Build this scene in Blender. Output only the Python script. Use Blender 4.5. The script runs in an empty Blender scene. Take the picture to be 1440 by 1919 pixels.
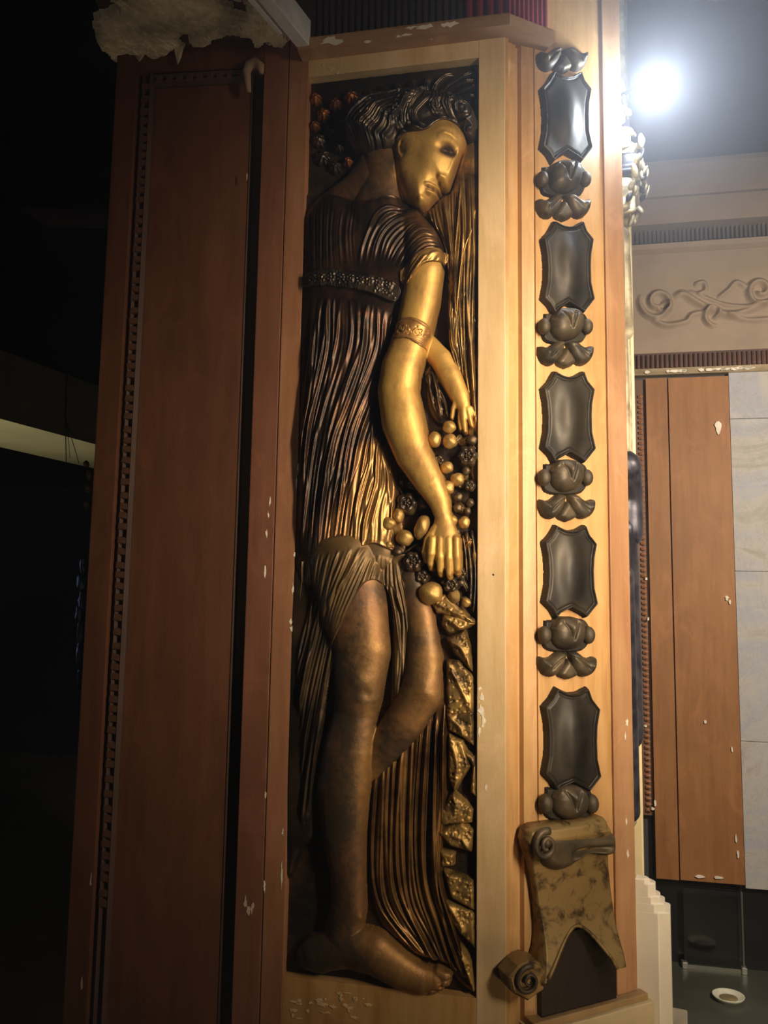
import bpy, bmesh, math, random
import numpy as np
from mathutils import Vector, Matrix, noise as mnoise
random.seed(7); rng = np.random.default_rng(7)
C = bpy.context.scene.collection
S = bpy.context.scene
# ------------------------------------------------------------------ camera
FPX, IW, IH = 1441.0, 1440.0, 1919.0
CAM = np.array([0.0, 0.0, 1.335])
p_ = math.radians(6.18); r_ = 0.0158
R0 = np.array([1.0, 0, 0]); U0 = np.array([0, -math.sin(p_), math.cos(p_)]); FW = np.array([0, math.cos(p_), math.sin(p_)])
RT = math.cos(r_)*R0 + math.sin(r_)*U0
UP = -math.sin(r_)*R0 + math.cos(r_)*U0
cd = bpy.data.cameras.new('camera'); co = bpy.data.objects.new('camera', cd); C.objects.link(co)
cd.sensor_fit = 'VERTICAL'; cd.sensor_height = 36.0; cd.sensor_width = 27.0; cd.lens = FPX/IH*36.0
cd.clip_start = 0.01
M = Matrix(((RT[0], UP[0], -FW[0], CAM[0]), (RT[1], UP[1], -FW[1], CAM[1]), (RT[2], UP[2], -FW[2], CAM[2]), (0, 0, 0, 1)))
co.matrix_world = M
S.camera = co
# ------------------------------------------------------------------ world, lights, exposure
S.view_settings.view_transform = 'Standard'; S.view_settings.look = 'None'
S.view_settings.gamma = 1.0; S.view_settings.exposure = 0.0
S.view_settings.use_curve_mapping = False
w = bpy.data.worlds.new('dark_room_air'); S.world = w; w.use_nodes = True
w.node_tree.nodes['Background'].inputs[0].default_value = (0.30, 0.36, 0.5, 1)
w.node_tree.nodes['Background'].inputs[1].default_value = 0.012

def look(o, target):
    d = Vector(target) - o.location
    o.rotation_euler = d.to_track_quat('-Z', 'Y').to_euler()
def spot(name, loc, target, power, col, angle, blend, radius):
    l = bpy.data.lights.new(name, 'SPOT'); l.energy = power; l.color = col
    l.spot_size = math.radians(angle); l.spot_blend = blend; l.shadow_soft_size = radius
    o = bpy.data.objects.new(name, l); C.objects.link(o); o.location = (loc[0], loc[1], loc[2]-0.085); look(o, (target[0], target[1], target[2]-0.085)); return o
def area(name, loc, target, power, col, sx, sy):
    l = bpy.data.lights.new(name, 'AREA'); l.energy = power; l.color = col; l.shape = 'RECTANGLE'; l.size = sx; l.size_y = sy
    o = bpy.data.objects.new(name, l); C.objects.link(o); o.location = (loc[0], loc[1], loc[2]-0.085); look(o, (target[0], target[1], target[2]-0.085)); return o
k_ = area('warm_key_strip', (0.80, 0.55, 1.86), (0.33, 1.5, 1.68), 7.4, (1.0, 0.80, 0.57), 0.09, 1.1)
k_.data.spread = math.radians(72)
area('warm_low_fill', (1.0, 0.7, 0.34), (0.4, 1.5, 0.7), 1.5, (1.0, 0.63, 0.30), 0.3, 0.3)  # unseen lamp added for warm light low on the pillar
spot('back_wall_spot', (1.5, 1.0, 2.1), (1.35, 3.0, 1.4), 190, (1.0, 0.84, 0.66), 112, 0.7, 0.08)
spot('left_cool_fill', (-2.2, 1.85, 1.5), (-0.62, 1.66, 1.15), 5, (0.6, 0.75, 1.0), 40, 0.8, 0.03)  # unseen lamp added to brighten the left leaf fragments
spot('pedestal_fill', (1.2, 0.5, 1.1), (0.56, 1.62, 0.62), 14.0, (1.0, 0.84, 0.62), 26, 0.6, 0.04)  # unseen lamp added to brighten the pedestal
area('upper_fill', (-0.1, 0.35, 0.9), (-0.25, 1.2, 2.7), 0.8, (1.0, 0.86, 0.62), 0.3, 0.3).data.spread = math.radians(100)
spot('left_room_spot', (-2.5, 3.0, 0.6), (-1.85, 4.0, 2.24), 60, (1.0, 0.95, 0.72), 52, 0.9, 0.05)

# ------------------------------------------------------------------ projection helpers
def ray(px, py):
    d = FW + RT*((px-IW/2)/FPX) + UP*(-(py-IH/2)/FPX)
    return d/np.linalg.norm(d)
def hit(px, py, O, n):
    d = ray(px, py); t = np.dot(O-CAM, n)/np.dot(d, n); return CAM + d*t
def hit_z(px, py, z):
    d = ray(px, py); return CAM + d*((z-CAM[2])/d[2])
HOR = 1115
class Frame:
    "vertical wall plane: origin (z=0), unit along u, outward normal n"
    def __init__(s, O, ang):
        a = math.radians(ang)
        s.O = np.array([O[0], O[1], 0.0]); s.d = np.array([math.cos(a), math.sin(a), 0]); s.n = np.array([math.sin(a), -math.cos(a), 0]); s.z = np.array([0, 0, 1.0])
    def uv(s, px, py, off=0.0):
        P = hit(px, py, s.O + s.n*off, s.n); q = P - s.O
        return float(np.dot(q, s.d)), float(np.dot(q, s.z))
    def P(s, u, v, h=0.0): return s.O + s.d*u + s.z*v + s.n*h
    def mat(s):
        return Matrix(((s.d[0], s.z[0], s.n[0], s.O[0]), (s.d[1], s.z[1], s.n[1], s.O[1]), (s.d[2], s.z[2], s.n[2], s.O[2]), (0, 0, 0, 1)))
def ground(px, Y): d = ray(px, HOR); return np.array([d[0]/d[1]*Y, Y, 0])
def cut(px, P, ang):
    a = math.radians(ang); n = np.array([math.sin(a), -math.cos(a), 0]); q = hit(px, HOR, P, n); q[2] = 0; return q
PB = ground(925, 1.47)
FB0 = Frame(PB, -11)
P_AB = cut(511, PB, -11); P_BR = cut(948, PB, -11)
FB = Frame(P_AB, -11)
P_C0 = cut(1008, P_BR, 25)
P_CD = cut(1178, P_C0, 25)
FM = Frame(P_BR, 25); FC = Frame(P_C0, 25); FD = Frame(P_CD, 68.5)
P_A0 = cut(162, P_AB, -6)
FA = Frame(P_A0, -6)
wA = np.linalg.norm(P_AB-P_A0); wB = np.linalg.norm(P_BR-P_AB); wM = np.linalg.norm(P_C0-P_BR); wC = np.linalg.norm(P_CD-P_C0)
print('widths', wA, wB, wM, wC, P_A0, P_AB, P_BR, P_C0, P_CD)

# ------------------------------------------------------------------ object helpers
def tag(o, label=None, cat=None, group=None, kind=None):
    if label: o['label'] = label
    if cat: o['category'] = cat
    if group: o['group'] = group
    if kind: o['kind'] = kind
    return o
def thing(name, label, cat, loc=(0, 0, 0), group=None):
    o = bpy.data.objects.new(name, None); C.objects.link(o); o.location = loc; o.empty_display_size = 0.05
    return tag(o, label, cat, group)
WORLD = {}
def link(name, me, mat, parent=None, mw=None):
    o = bpy.data.objects.new(name, me); C.objects.link(o)
    if mat and not me.materials: me.materials.append(mat)
    if mw is not None: o.matrix_world = mw
    WORLD[o.name] = mw.copy() if mw is not None else Matrix.Identity(4)
    if parent:
        o.parent = parent
        o.matrix_parent_inverse = Matrix.Translation(parent.location).inverted() if parent.type == 'EMPTY' else WORLD[parent.name].inverted()
    return o
def me_from(V, F, name='m', smooth=False):
    me = bpy.data.meshes.new(name); me.from_pydata([tuple(map(float, v)) for v in V], [], F); me.update()
    if smooth: me.polygons.foreach_set('use_smooth', [True]*len(me.polygons))
    return me
class MB:
    def __init__(s): s.V = []; s.F = []
    def box(s, x0, x1, y0, y1, z0, z1):
        b = len(s.V)
        s.V += [(x, y, z) for z in (z0, z1) for y in (y0, y1) for x in (x0, x1)]
        s.F += [tuple(b+i for i in f) for f in ((0, 2, 3, 1), (4, 5, 7, 6), (0, 1, 5, 4), (2, 6, 7, 3), (0, 4, 6, 2), (1, 3, 7, 5))]
        return s
    def prism(s, poly, h0, h1, inset=0.0, bev=0.0):
        "poly: CCW (u,v) outline, extruded h0..h1 along local z; the top edge is bevelled"
        n = len(poly); b = len(s.V)
        cx = sum(p[0] for p in poly)/n; cy = sum(p[1] for p in poly)/n
        rings = [(0, h0)] + ([(0, h1-bev), (bev, h1)] if bev > 0 else [(0, h1)])
        for ins, h in rings:
            for p in poly:
                dx, dy = cx-p[0], cy-p[1]; L = math.hypot(dx, dy) or 1
                s.V.append((p[0]+dx/L*ins, p[1]+dy/L*ins, h))
        for k in range(len(rings)-1):
            for i in range(n):
                j = (i+1) % n; a = b+k*n
                s.F.append((a+i, a+j, a+n+j, a+n+i))
        t = b+(len(rings)-1)*n
        s.F.append(tuple(t+i for i in range(n))); s.F.append(tuple(b+i for i in reversed(range(n))))
        return s
    def extrude_profile(s, prof, u0, u1):
        "closed profile of (v,h) points swept along u (local x), v=local y, h=local z"
        n = len(prof); b = len(s.V)
        for u in (u0, u1):
            for v, h in prof: s.V.append((u, v, h))
        for i in range(n):
            j = (i+1) % n; s.F.append((b+i, b+j, b+n+j, b+n+i))
        s.F.append(tuple(b+i for i in reversed(range(n)))); s.F.append(tuple(b+n+i for i in range(n)))
        return s
    def extrude_v(s, prof, v0, v1):
        "closed profile of (u,h) points swept along v"
        n = len(prof); b = len(s.V)
        for v in (v0, v1):
            for u, h in prof: s.V.append((u, v, h))
        for i in range(n):
            j = (i+1) % n; s.F.append((b+i, b+n+i, b+n+j, b+j))
        s.F.append(tuple(b+i for i in range(n))); s.F.append(tuple(b+n+i for i in reversed(range(n))))
        return s
    def build(s, name, mat, parent=None, mw=None, smooth=False, bevel=0.0, label=None):
        me = me_from(s.V, s.F, name, smooth)
        bm = bmesh.new(); bm.from_mesh(me); bmesh.ops.recalc_face_normals(bm, faces=bm.faces)
        if bevel > 0: bmesh.ops.bevel(bm, geom=list(bm.edges), offset=bevel, segments=2, affect='EDGES', profile=0.6)
        bm.to_mesh(me); bm.free()
        o = link(name, me, mat, parent, mw)
        if label: o['label'] = label
        return o

# ------------------------------------------------------------------ materials
def newmat(name):
    m = bpy.data.materials.new(name); m.use_nodes = True; nt = m.node_tree
    b = nt.nodes['Principled BSDF']; return m, nt, b
def ramp(nt, fac, stops):
    r = nt.nodes.new('ShaderNodeValToRGB'); e = r.color_ramp.elements
    while len(e) < len(stops): e.new(0.5)
    for k, (pos, c) in enumerate(stops):
        e[k].position = pos; e[k].color = (c[0], c[1], c[2], 1) if len(c) == 3 else c
    nt.links.new(fac, r.inputs[0]); return r
def noisetex(nt, scale, detail=5, rough=0.6, stretch=(1, 1, 1), dist=0.0):
    tc = nt.nodes.new('ShaderNodeTexCoord'); mp = nt.nodes.new('ShaderNodeMapping')
    mp.inputs['Scale'].default_value = stretch
    nt.links.new(tc.outputs['Object'], mp.inputs[0])
    n = nt.nodes.new('ShaderNodeTexNoise'); n.inputs['Scale'].default_value = scale
    n.inputs['Detail'].default_value = detail; n.inputs['Roughness'].default_value = rough; n.inputs['Distortion'].default_value = dist
    nt.links.new(mp.outputs[0], n.inputs['Vector']); return n
def mixc(nt, fac, a, b):
    m = nt.nodes.new('ShaderNodeMix'); m.data_type = 'RGBA'
    nt.links.new(fac, m.inputs[0])
    for sock, v in ((m.inputs[6], a), (m.inputs[7], b)):
        if hasattr(v, 'outputs') or hasattr(v, 'is_linked'): nt.links.new(v, sock)
        else: sock.default_value = (v[0], v[1], v[2], 1)
    return m.outputs[2]
def bump(nt, b, h, strength, dist=0.002):
    bp = nt.nodes.new('ShaderNodeBump'); bp.inputs['Strength'].default_value = strength; bp.inputs['Distance'].default_value = dist
    nt.links.new(h, bp.inputs['Height']); nt.links.new(bp.outputs[0], b.inputs['Normal'])
def wood(name, c0, c1, c2, rough=0.5, flake=0.0, flakecol=(0.62, 0.55, 0.45), vstretch=(14, 1.2, 14), seed=0.0):
    m, nt, b = newmat(name)
    n = noisetex(nt, 2.2, 8, 0.62, vstretch, 0.4)
    r = ramp(nt, n.outputs[0], [(0.28, c0), (0.52, c1), (0.75, c2)])
    big = noisetex(nt, 3.1, 4, 0.6)
    rb = ramp(nt, big.outputs[0], [(0.35, (0, 0, 0)), (0.7, (1, 1, 1))])
    dark = tuple(x*0.72 for x in c0)
    mm = nt.nodes.new('ShaderNodeMath'); mm.operation = 'MULTIPLY'; mm.inputs[1].default_value = 0.45
    nt.links.new(rb.outputs[0], mm.inputs[0])
    col = mixc(nt, mm.outputs[0], r.outputs[0], dark)
    b2 = noisetex(nt, 6.5, 7, 0.72, (1.4, 0.8, 1.4), 0.8); rb2 = ramp(nt, b2.outputs[0], [(0.52, (0, 0, 0)), (0.72, (0.5, 0.5, 0.5))])
    col = mixc(nt, rb2.outputs[0], col, (min(1, c2[0]*1.3), min(1, c2[1]*1.15), min(1, c2[2]*1.25)))
    if flake > 0:
        fn = noisetex(nt, 26, 6, 0.7, (1.6, 0.8, 1.6)); gate = noisetex(nt, 4.3, 2, 0.5)
        ad = nt.nodes.new('ShaderNodeMath'); ad.operation = 'MULTIPLY_ADD'; ad.inputs[1].default_value = 0.55
        nt.links.new(gate.outputs[0], ad.inputs[0]); nt.links.new(fn.outputs[0], ad.inputs[2])
        th = 1.06 - flake
        fr = ramp(nt, ad.outputs[0], [(min(th, .985), (0, 0, 0)), (min(th+0.012, 1.0), (1, 1, 1))])
        col = mixc(nt, fr.outputs[0], col, flakecol)
    nt.links.new(col, b.inputs['Base Color'])
    b.inputs['Roughness'].default_value = rough
    fine = noisetex(nt, 60, 6, 0.7, (3, 0.5, 3)); bump(nt, b, fine.outputs[0], 0.35, 0.0012)
    return m
def bronze(name, dark, gold, lo=0.42, hi=0.62, rough=0.34, metal=0.75, scale=9, pit=0.25):
    m, nt, b = newmat(name)
    n = noisetex(nt, scale, 6, 0.65, (1, 1, 1), 0.3)
    r = ramp(nt, n.outputs[0], [(lo, dark), (hi, gold)])
    nt.links.new(r.outputs[0], b.inputs['Base Color'])
    b.inputs['Metallic'].default_value = metal
    rn = noisetex(nt, 30, 4, 0.6)
    mr = nt.nodes.new('ShaderNodeMapRange'); mr.inputs[3].default_value = rough-0.08; mr.inputs[4].default_value = rough+0.16
    nt.links.new(rn.outputs[0], mr.inputs[0]); nt.links.new(mr.outputs[0], b.inputs['Roughness'])
    bump(nt, b, noisetex(nt, 110, 5, 0.7).outputs[0], pit, 0.0012)
    return m
def gilded(name, dark, gold, rough=0.34, metal=0.7, scale=7, pit=0.25):
    "bronze whose rubbed gilt and painted-in light are laid on by a point attribute, broken up by noise"
    m, nt, b = newmat(name)
    at = nt.nodes.new('ShaderNodeAttribute'); at.attribute_name = 'gilt_and_light'
    n = noisetex(nt, scale, 7, 0.68, (1, 1, 1), 0.4); n2 = noisetex(nt, scale*9, 4, 0.6)
    a1 = nt.nodes.new('ShaderNodeMath'); a1.operation = 'MULTIPLY_ADD'; a1.inputs[1].default_value = 0.55; nt.links.new(n.outputs[0], a1.inputs[0]); nt.links.new(at.outputs['Fac'], a1.inputs[2])
    a2 = nt.nodes.new('ShaderNodeMath'); a2.operation = 'MULTIPLY_ADD'; a2.inputs[1].default_value = 0.3; nt.links.new(n2.outputs[0], a2.inputs[0]); nt.links.new(a1.outputs[0], a2.inputs[2])
    mid = tuple((x+y)/2 for x, y in zip(dark, gold)); mid = (mid[0]*1.05, mid[1]*.9, mid[2]*.9)
    r = ramp(nt, a2.outputs[0], [(0.70, dark), (0.92, mid), (1.0, gold)])
    mr0 = nt.nodes.new('ShaderNodeMapRange'); mr0.inputs[1].default_value = 0.28; mr0.inputs[2].default_value = 1.5; nt.links.new(a2.outputs[0], mr0.inputs[0])
    nt.links.new(mr0.outputs[0], r.inputs[0]); r.color_ramp.elements[0].position = 0.28; r.color_ramp.elements[1].position = 0.55; r.color_ramp.elements[2].position = 0.85
    n3 = noisetex(nt, 16, 7, 0.72, (1, 0.6, 1), 0.9); r3 = ramp(nt, n3.outputs[0], [(0.46, (0, 0, 0)), (0.66, (0.6, 0.6, 0.6))])
    nt.links.new(mixc(nt, r3.outputs[0], r.outputs[0], (gold[0]*.42, gold[1]*.30, gold[2]*.5)), b.inputs['Base Color']); b.inputs['Metallic'].default_value = metal
    rn = noisetex(nt, 30, 4, 0.6); mr = nt.nodes.new('ShaderNodeMapRange'); mr.inputs[3].default_value = rough-0.08; mr.inputs[4].default_value = rough+0.16
    nt.links.new(rn.outputs[0], mr.inputs[0]); nt.links.new(mr.outputs[0], b.inputs['Roughness'])
    bump(nt, b, noisetex(nt, 110, 5, 0.7).outputs[0], pit, 0.0012)
    return m
def plain(name, c, rough=0.6, metal=0.0, var=0.25, scale=12, bumps=0.2, spec=0.5):
    m, nt, b = newmat(name)
    n = noisetex(nt, scale, 6, 0.65)
    r = ramp(nt, n.outputs[0], [(0.3, tuple(x*(1-var) for x in c)), (0.7, tuple(min(1, x*(1+var)) for x in c))])
    nt.links.new(r.outputs[0], b.inputs['Base Color'])
    b.inputs['Roughness'].default_value = rough; b.inputs['Metallic'].default_value = metal; b.inputs['Specular IOR Level'].default_value = spec
    if bumps: bump(nt, b, noisetex(nt, scale*5, 6, 0.7).outputs[0], bumps, 0.003)
    return m
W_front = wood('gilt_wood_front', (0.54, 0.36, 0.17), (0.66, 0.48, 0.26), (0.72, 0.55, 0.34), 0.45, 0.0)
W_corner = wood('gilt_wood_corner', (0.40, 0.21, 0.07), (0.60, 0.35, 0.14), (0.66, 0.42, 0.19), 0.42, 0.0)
W_left = wood('shaded_brown_wood_left', (0.095, 0.035, 0.014), (0.14, 0.052, 0.022), (0.18, 0.072, 0.035), 0.6, 0.0)  # darker copy of the pillar wood; light fading leftwards painted in
W_mid = wood('half_shaded_brown_wood', (0.28, 0.12, 0.055), (0.36, 0.17, 0.085), (0.43, 0.22, 0.12), 0.5, 0.0)  # half-dark copy of the front wood; fading light painted in
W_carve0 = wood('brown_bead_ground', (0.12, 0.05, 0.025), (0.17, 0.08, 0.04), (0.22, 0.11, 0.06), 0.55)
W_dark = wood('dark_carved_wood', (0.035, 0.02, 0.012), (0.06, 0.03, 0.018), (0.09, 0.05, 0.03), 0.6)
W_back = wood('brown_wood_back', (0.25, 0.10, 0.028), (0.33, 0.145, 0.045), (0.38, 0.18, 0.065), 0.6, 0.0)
B_body = gilded('gilded_bronze_skin', (0.07, 0.048, 0.028), (0.62, 0.38, 0.10), 0.46, 0.5, 9, 0.5)
B_rib = bronze('gold_ribbon', (0.20, 0.10, 0.03), (0.62, 0.38, 0.12), 0.35, 0.6, 0.34, 0.7, 12)
B_dgild = gilded('dark_bronze_cloth', (0.035, 0.024, 0.017), (0.44, 0.27, 0.09), 0.33, 0.7, 6)
B_dress = bronze('dark_bronze_wrap', (0.035, 0.024, 0.017), (0.16, 0.10, 0.045), 0.46, 0.72, 0.33, 0.7, 5)
B_hair = bronze('black_bronze_hair', (0.04, 0.033, 0.028), (0.16, 0.12, 0.08), 0.45, 0.7, 0.32, 0.75, 14)
B_back = bronze('dark_bronze_ground', (0.02, 0.014, 0.010), (0.10, 0.055, 0.025), 0.45, 0.75, 0.5, 0.6, 10)
B_fruit = bronze('gilded_bronze_fruit', (0.22, 0.12, 0.03), (0.66, 0.42, 0.14), 0.35, 0.6, 0.36, 0.65, 20)
B_flower = bronze('dark_bronze_flower', (0.05, 0.04, 0.032), (0.30, 0.2, 0.09), 0.42, 0.7, 0.33, 0.7, 22)
B_scarf = bronze('worn_bronze_scarf', (0.10, 0.06, 0.022), (0.46, 0.29, 0.09), 0.38, 0.62, 0.42, 0.6, 26, 0.5)
B_strap = bronze('black_bronze_ornament', (0.018, 0.016, 0.014), (0.06, 0.048, 0.032), 0.40, 0.72, 0.46, 0.4, 9)
B_strap2 = bronze('brown_bronze_boss', (0.035, 0.030, 0.023), (0.15, 0.11, 0.06), 0.40, 0.7, 0.48, 0.4, 14)
B_brack = bronze('brown_bronze_bracket', (0.06, 0.035, 0.014), (0.27, 0.18, 0.065), 0.36, 0.5, 0.45, 0.35, 34, 0.6)
B_brackd = bronze('shadow_bracket_roll', (0.035, 0.028, 0.02), (0.12, 0.09, 0.05), 0.36, 0.62, 0.42, 0.35, 12, 0.4)  # darker copy of the bracket bronze; undercut shadow painted in
B_foli = bronze('rusty_bronze_foliage', (0.04, 0.018, 0.008), (0.42, 0.13, 0.025), 0.42, 0.68, 0.4, 0.6, 16)
M_plaster = plain('cream_plaster', (0.50, 0.43, 0.31), 0.85, 0, 0.65, 11, 0.9)
M_chip = plain('white_plaster_chip', (0.80, 0.74, 0.62), 0.8, 0, 0.15, 20, 0.4)
M_cream = plain('cream_stone', (0.88, 0.80, 0.66), 0.5, 0, 0.1, 5, 0.15)
M_dcream = plain('lit_side_wood', (0.85, 0.72, 0.42), 0.5, 0, 0.12, 7, 0.3)  # paler copy of the pillar wood; lamp light on this side painted in
M_frieze = plain('grey_brown_plaster', (0.30, 0.23, 0.17), 0.75, 0, 0.18, 4, 0.3)
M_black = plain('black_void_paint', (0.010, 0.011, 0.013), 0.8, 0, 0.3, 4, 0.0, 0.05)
M_flute = plain('dark_brown_fluting', (0.06, 0.035, 0.028), 0.6, 0, 0.3, 10, 0.2)
M_redglow = plain('red_glow_paint', (0.33, 0.04, 0.07), 0.8, 0, 0.3, 10, 0.2)  # red glow put into the colour of the added pleats
M_iron = plain('black_iron', (0.02, 0.02, 0.02), 0.5, 0.6, 0.2, 20, 0.2)

# ------------------------------------------------------------------ relief field engine
def spline(pts, n=10):
    P = np.array(pts, float)
    if len(P) < 3: return np.array([P[0]+(P[-1]-P[0])*t for t in np.linspace(0, 1, n)])
    Q = np.vstack([2*P[0]-P[1], P, 2*P[-1]-P[-2]]); out = []
    k = max(2, int(math.ceil(n/(len(P)-1))))
    for i in range(1, len(Q)-2):
        for t in np.linspace(0, 1, k, endpoint=False):
            a, b, c, d = Q[i-1], Q[i], Q[i+1], Q[i+2]
            out.append(0.5*((2*b)+(-a+c)*t+(2*a-5*b+4*c-d)*t*t+(-a+3*b-3*c+d)*t**3))
    out.append(P[-1]); return np.array(out)
class Field:
    def __init__(s, fr, u0, u1, v0, v1, st, off=0.004):
        s.fr, s.u0, s.v0, s.st, s.off = fr, u0, v0, st, off
        s.nu = int((u1-u0)/st)+1; s.nv = int((v1-v0)/st)+1
        s.U, s.V = np.meshgrid(u0+np.arange(s.nu)*st, v0+np.arange(s.nv)*st)
    def zeros(s, val=0.0): return np.full(s.U.shape, val)
    def px(s, pts):
        return np.array([(*s.fr.uv(p[0], p[1], s.off), *[q*0.001 for q in p[2:]]) for p in pts])
    def win(s, P, m):
        a = max(0, int((P[:, 0].min()-m-s.u0)/s.st)); b = min(s.nu, int((P[:, 0].max()+m-s.u0)/s.st)+2)
        c = max(0, int((P[:, 1].min()-m-s.v0)/s.st)); d = min(s.nv, int((P[:, 1].max()+m-s.v0)/s.st)+2)
        return (slice(c, max(c, d)), slice(a, max(a, b)))
    def stroke(s, H, pts, w, a, taper=0.25, n=12, mask=None, profile='g'):
        "adds a rounded ridge (a>0) or groove (a<0); w, a in mm, pts in photo pixels"
        P = spline(s.px(pts)[:, :2], n); w *= 0.001; a *= 0.001
        sl = s.win(P, 3*w); U, V = s.U[sl], s.V[sl]
        if U.size == 0: return
        best = np.full(U.shape, 1e9); T = np.zeros(U.shape); N = len(P)-1
        for i in range(N):
            ax, ay = P[i]; bx, by = P[i+1]; dx, dy = bx-ax, by-ay; L = dx*dx+dy*dy+1e-12
            t = np.clip(((U-ax)*dx+(V-ay)*dy)/L, 0, 1); d = (U-ax-t*dx)**2+(V-ay-t*dy)**2
            k = d < best; best[k] = d[k]; T[k] = (i+t[k])/N
        tp = np.clip(np.minimum(T, 1-T)/max(taper, 1e-3), 0, 1)**0.7 if taper > 0 else 1.0
        add = a*np.exp(-best/(w*w))*tp
        if mask is not None: add = add*mask[sl]
        H[sl] += add
    def chain(s, pts, k=0.8):
        "pts = (px, py, radius mm, centre height mm): a tapering limb. Returns height (nan outside)"
        Q = s.px(pts); H = np.full(s.U.shape, -9.0)
        for i in range(len(Q)-1):
            seg = Q[i:i+2]; m = max(seg[0, 2], seg[1, 2])+s.st
            sl = s.win(seg, m); U, V = s.U[sl], s.V[sl]
            ax, ay, ar, az = seg[0]; bx, by, br, bz = seg[1]; dx, dy = bx-ax, by-ay
            t = np.clip(((U-ax)*dx+(V-ay)*dy)/(dx*dx+dy*dy+1e-12), 0, 1)
            d2 = (U-ax-t*dx)**2+(V-ay-t*dy)**2; r = ar+(br-ar)*t; z = az+(bz-az)*t
            h = np.where(d2 < r*r, z+k*np.sqrt(np.maximum(r*r-d2, 0)), -9.0)
            H[sl] = np.maximum(H[sl], h)
        return H
    def sdf(s, pts, smooth=True, n=40):
        "inside distance (m) of a closed outline given in pixels; negative outside"
        P = s.px(pts)[:, :2]
        if smooth:
            Q = spline(np.vstack([P, P[:1]]), max(n, 3*len(P)))[:-1]
        else: Q = P
        sl = s.win(Q, 0.004); U, V = s.U[sl], s.V[sl]
        D = np.full(s.U.shape, -1.0)
        if U.size == 0: return D
        best = np.full(U.shape, 1e9); ins = np.zeros(U.shape, bool)
        for i in range(len(Q)):
            ax, ay = Q[i]; bx, by = Q[(i+1) % len(Q)]; dx, dy = bx-ax, by-ay
            t = np.clip(((U-ax)*dx+(V-ay)*dy)/(dx*dx+dy*dy+1e-12), 0, 1)
            best = np.minimum(best, (U-ax-t*dx)**2+(V-ay-t*dy)**2)
            if abs(dy) > 1e-12:
                c = ((ay > V) != (by > V)) & (U < dx*(V-ay)/dy+ax); ins ^= c
        D[sl] = np.where(ins, 1, -1)*np.sqrt(best); return D
    def pillow(s, pts, base, top, edge, smooth=True):
        "outline in pixels inflated from base to top (mm) with a round shoulder edge mm wide"
        D = s.sdf(pts, smooth)
        x = np.clip(D/(edge*0.001), 0, 1); h = (base+(top-base)*np.sqrt(1-(1-x)**2))*0.001
        return np.where(D > 0, h, -9.0)
    def bumpat(s, H, px, py, rx, ry, a, ang=0):
        u, v = s.px([(px, py)])[0]; c, q = math.cos(math.radians(ang)), math.sin(math.radians(ang))
        du, dv = (s.U-u)*1000, (s.V-v)*1000
        H += a*0.001*np.exp(-(((du*c+dv*q)/rx)**2+((-du*q+dv*c)/ry)**2))
def blur(H, n=1):
    for _ in range(n):
        P = np.pad(H, 1, mode='edge'); H = (P[:-2, 1:-1]+2*P[1:-1, 1:-1]+P[2:, 1:-1])/4
        P = np.pad(H, 1, mode='edge'); H = (P[1:-1, :-2]+2*P[1:-1, 1:-1]+P[1:-1, 2:])/4
    return H
def fmesh(F, name, H, mask, base, mat, parent, label=None, gilt_light=None, smooth=True):
    "one relief part: the field's surface where mask is true, its rim dropped to base"
    Hc = np.where(mask, H, base)
    cell = mask[:-1, :-1] | mask[1:, :-1] | mask[:-1, 1:] | mask[1:, 1:]
    if not cell.any(): print('EMPTY', name); return None
    used = np.zeros(mask.shape, bool)
    used[:-1, :-1] |= cell; used[1:, :-1] |= cell; used[:-1, 1:] |= cell; used[1:, 1:] |= cell
    idx = np.full(mask.shape, -1); idx[used] = np.arange(used.sum())
    co = np.stack([F.U[used], F.V[used], Hc[used]], 1).astype(np.float32)
    a, b, c, d = idx[:-1, :-1][cell], idx[:-1, 1:][cell], idx[1:, 1:][cell], idx[1:, :-1][cell]
    q = np.stack([a, b, c, d], 1).astype(np.int32)
    me = bpy.data.meshes.new(name); me.vertices.add(len(co)); me.vertices.foreach_set('co', co.ravel())
    me.loops.add(q.size); me.loops.foreach_set('vertex_index', q.ravel())
    me.polygons.add(len(q)); me.polygons.foreach_set('loop_start', np.arange(0, q.size, 4, dtype=np.int32))
    me.polygons.foreach_set('use_smooth', np.full(len(q), smooth)); me.update(calc_edges=True); me.validate()
    if gilt_light is not None:
        at = me.attributes.new('gilt_and_light', 'FLOAT', 'POINT'); at.data.foreach_set('value', gilt_light[used].astype(np.float32))
    o = link(name, me, mat, parent, F.fr.mat())
    if label: o['label'] = label
    return o
def lerp_guides(gs, n, jit=0.0):
    "n curves interpolated through a list of guide curves (each resampled)"
    G = [spline(g, 12) for g in gs]; K = min(len(g) for g in G)
    G = [np.array([g[int(round(i*(len(g)-1)/(K-1)))] for i in range(K)]) for g in G]
    out = []
    for k in range(n):
        x = (k+random.uniform(-jit, jit))/(n-1)*(len(G)-1); x = min(max(x, 0), len(G)-1-1e-6); i = int(x); t = x-i
        out.append([tuple(p) for p in G[i]*(1-t)+G[i+1]*t])
    return out

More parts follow.
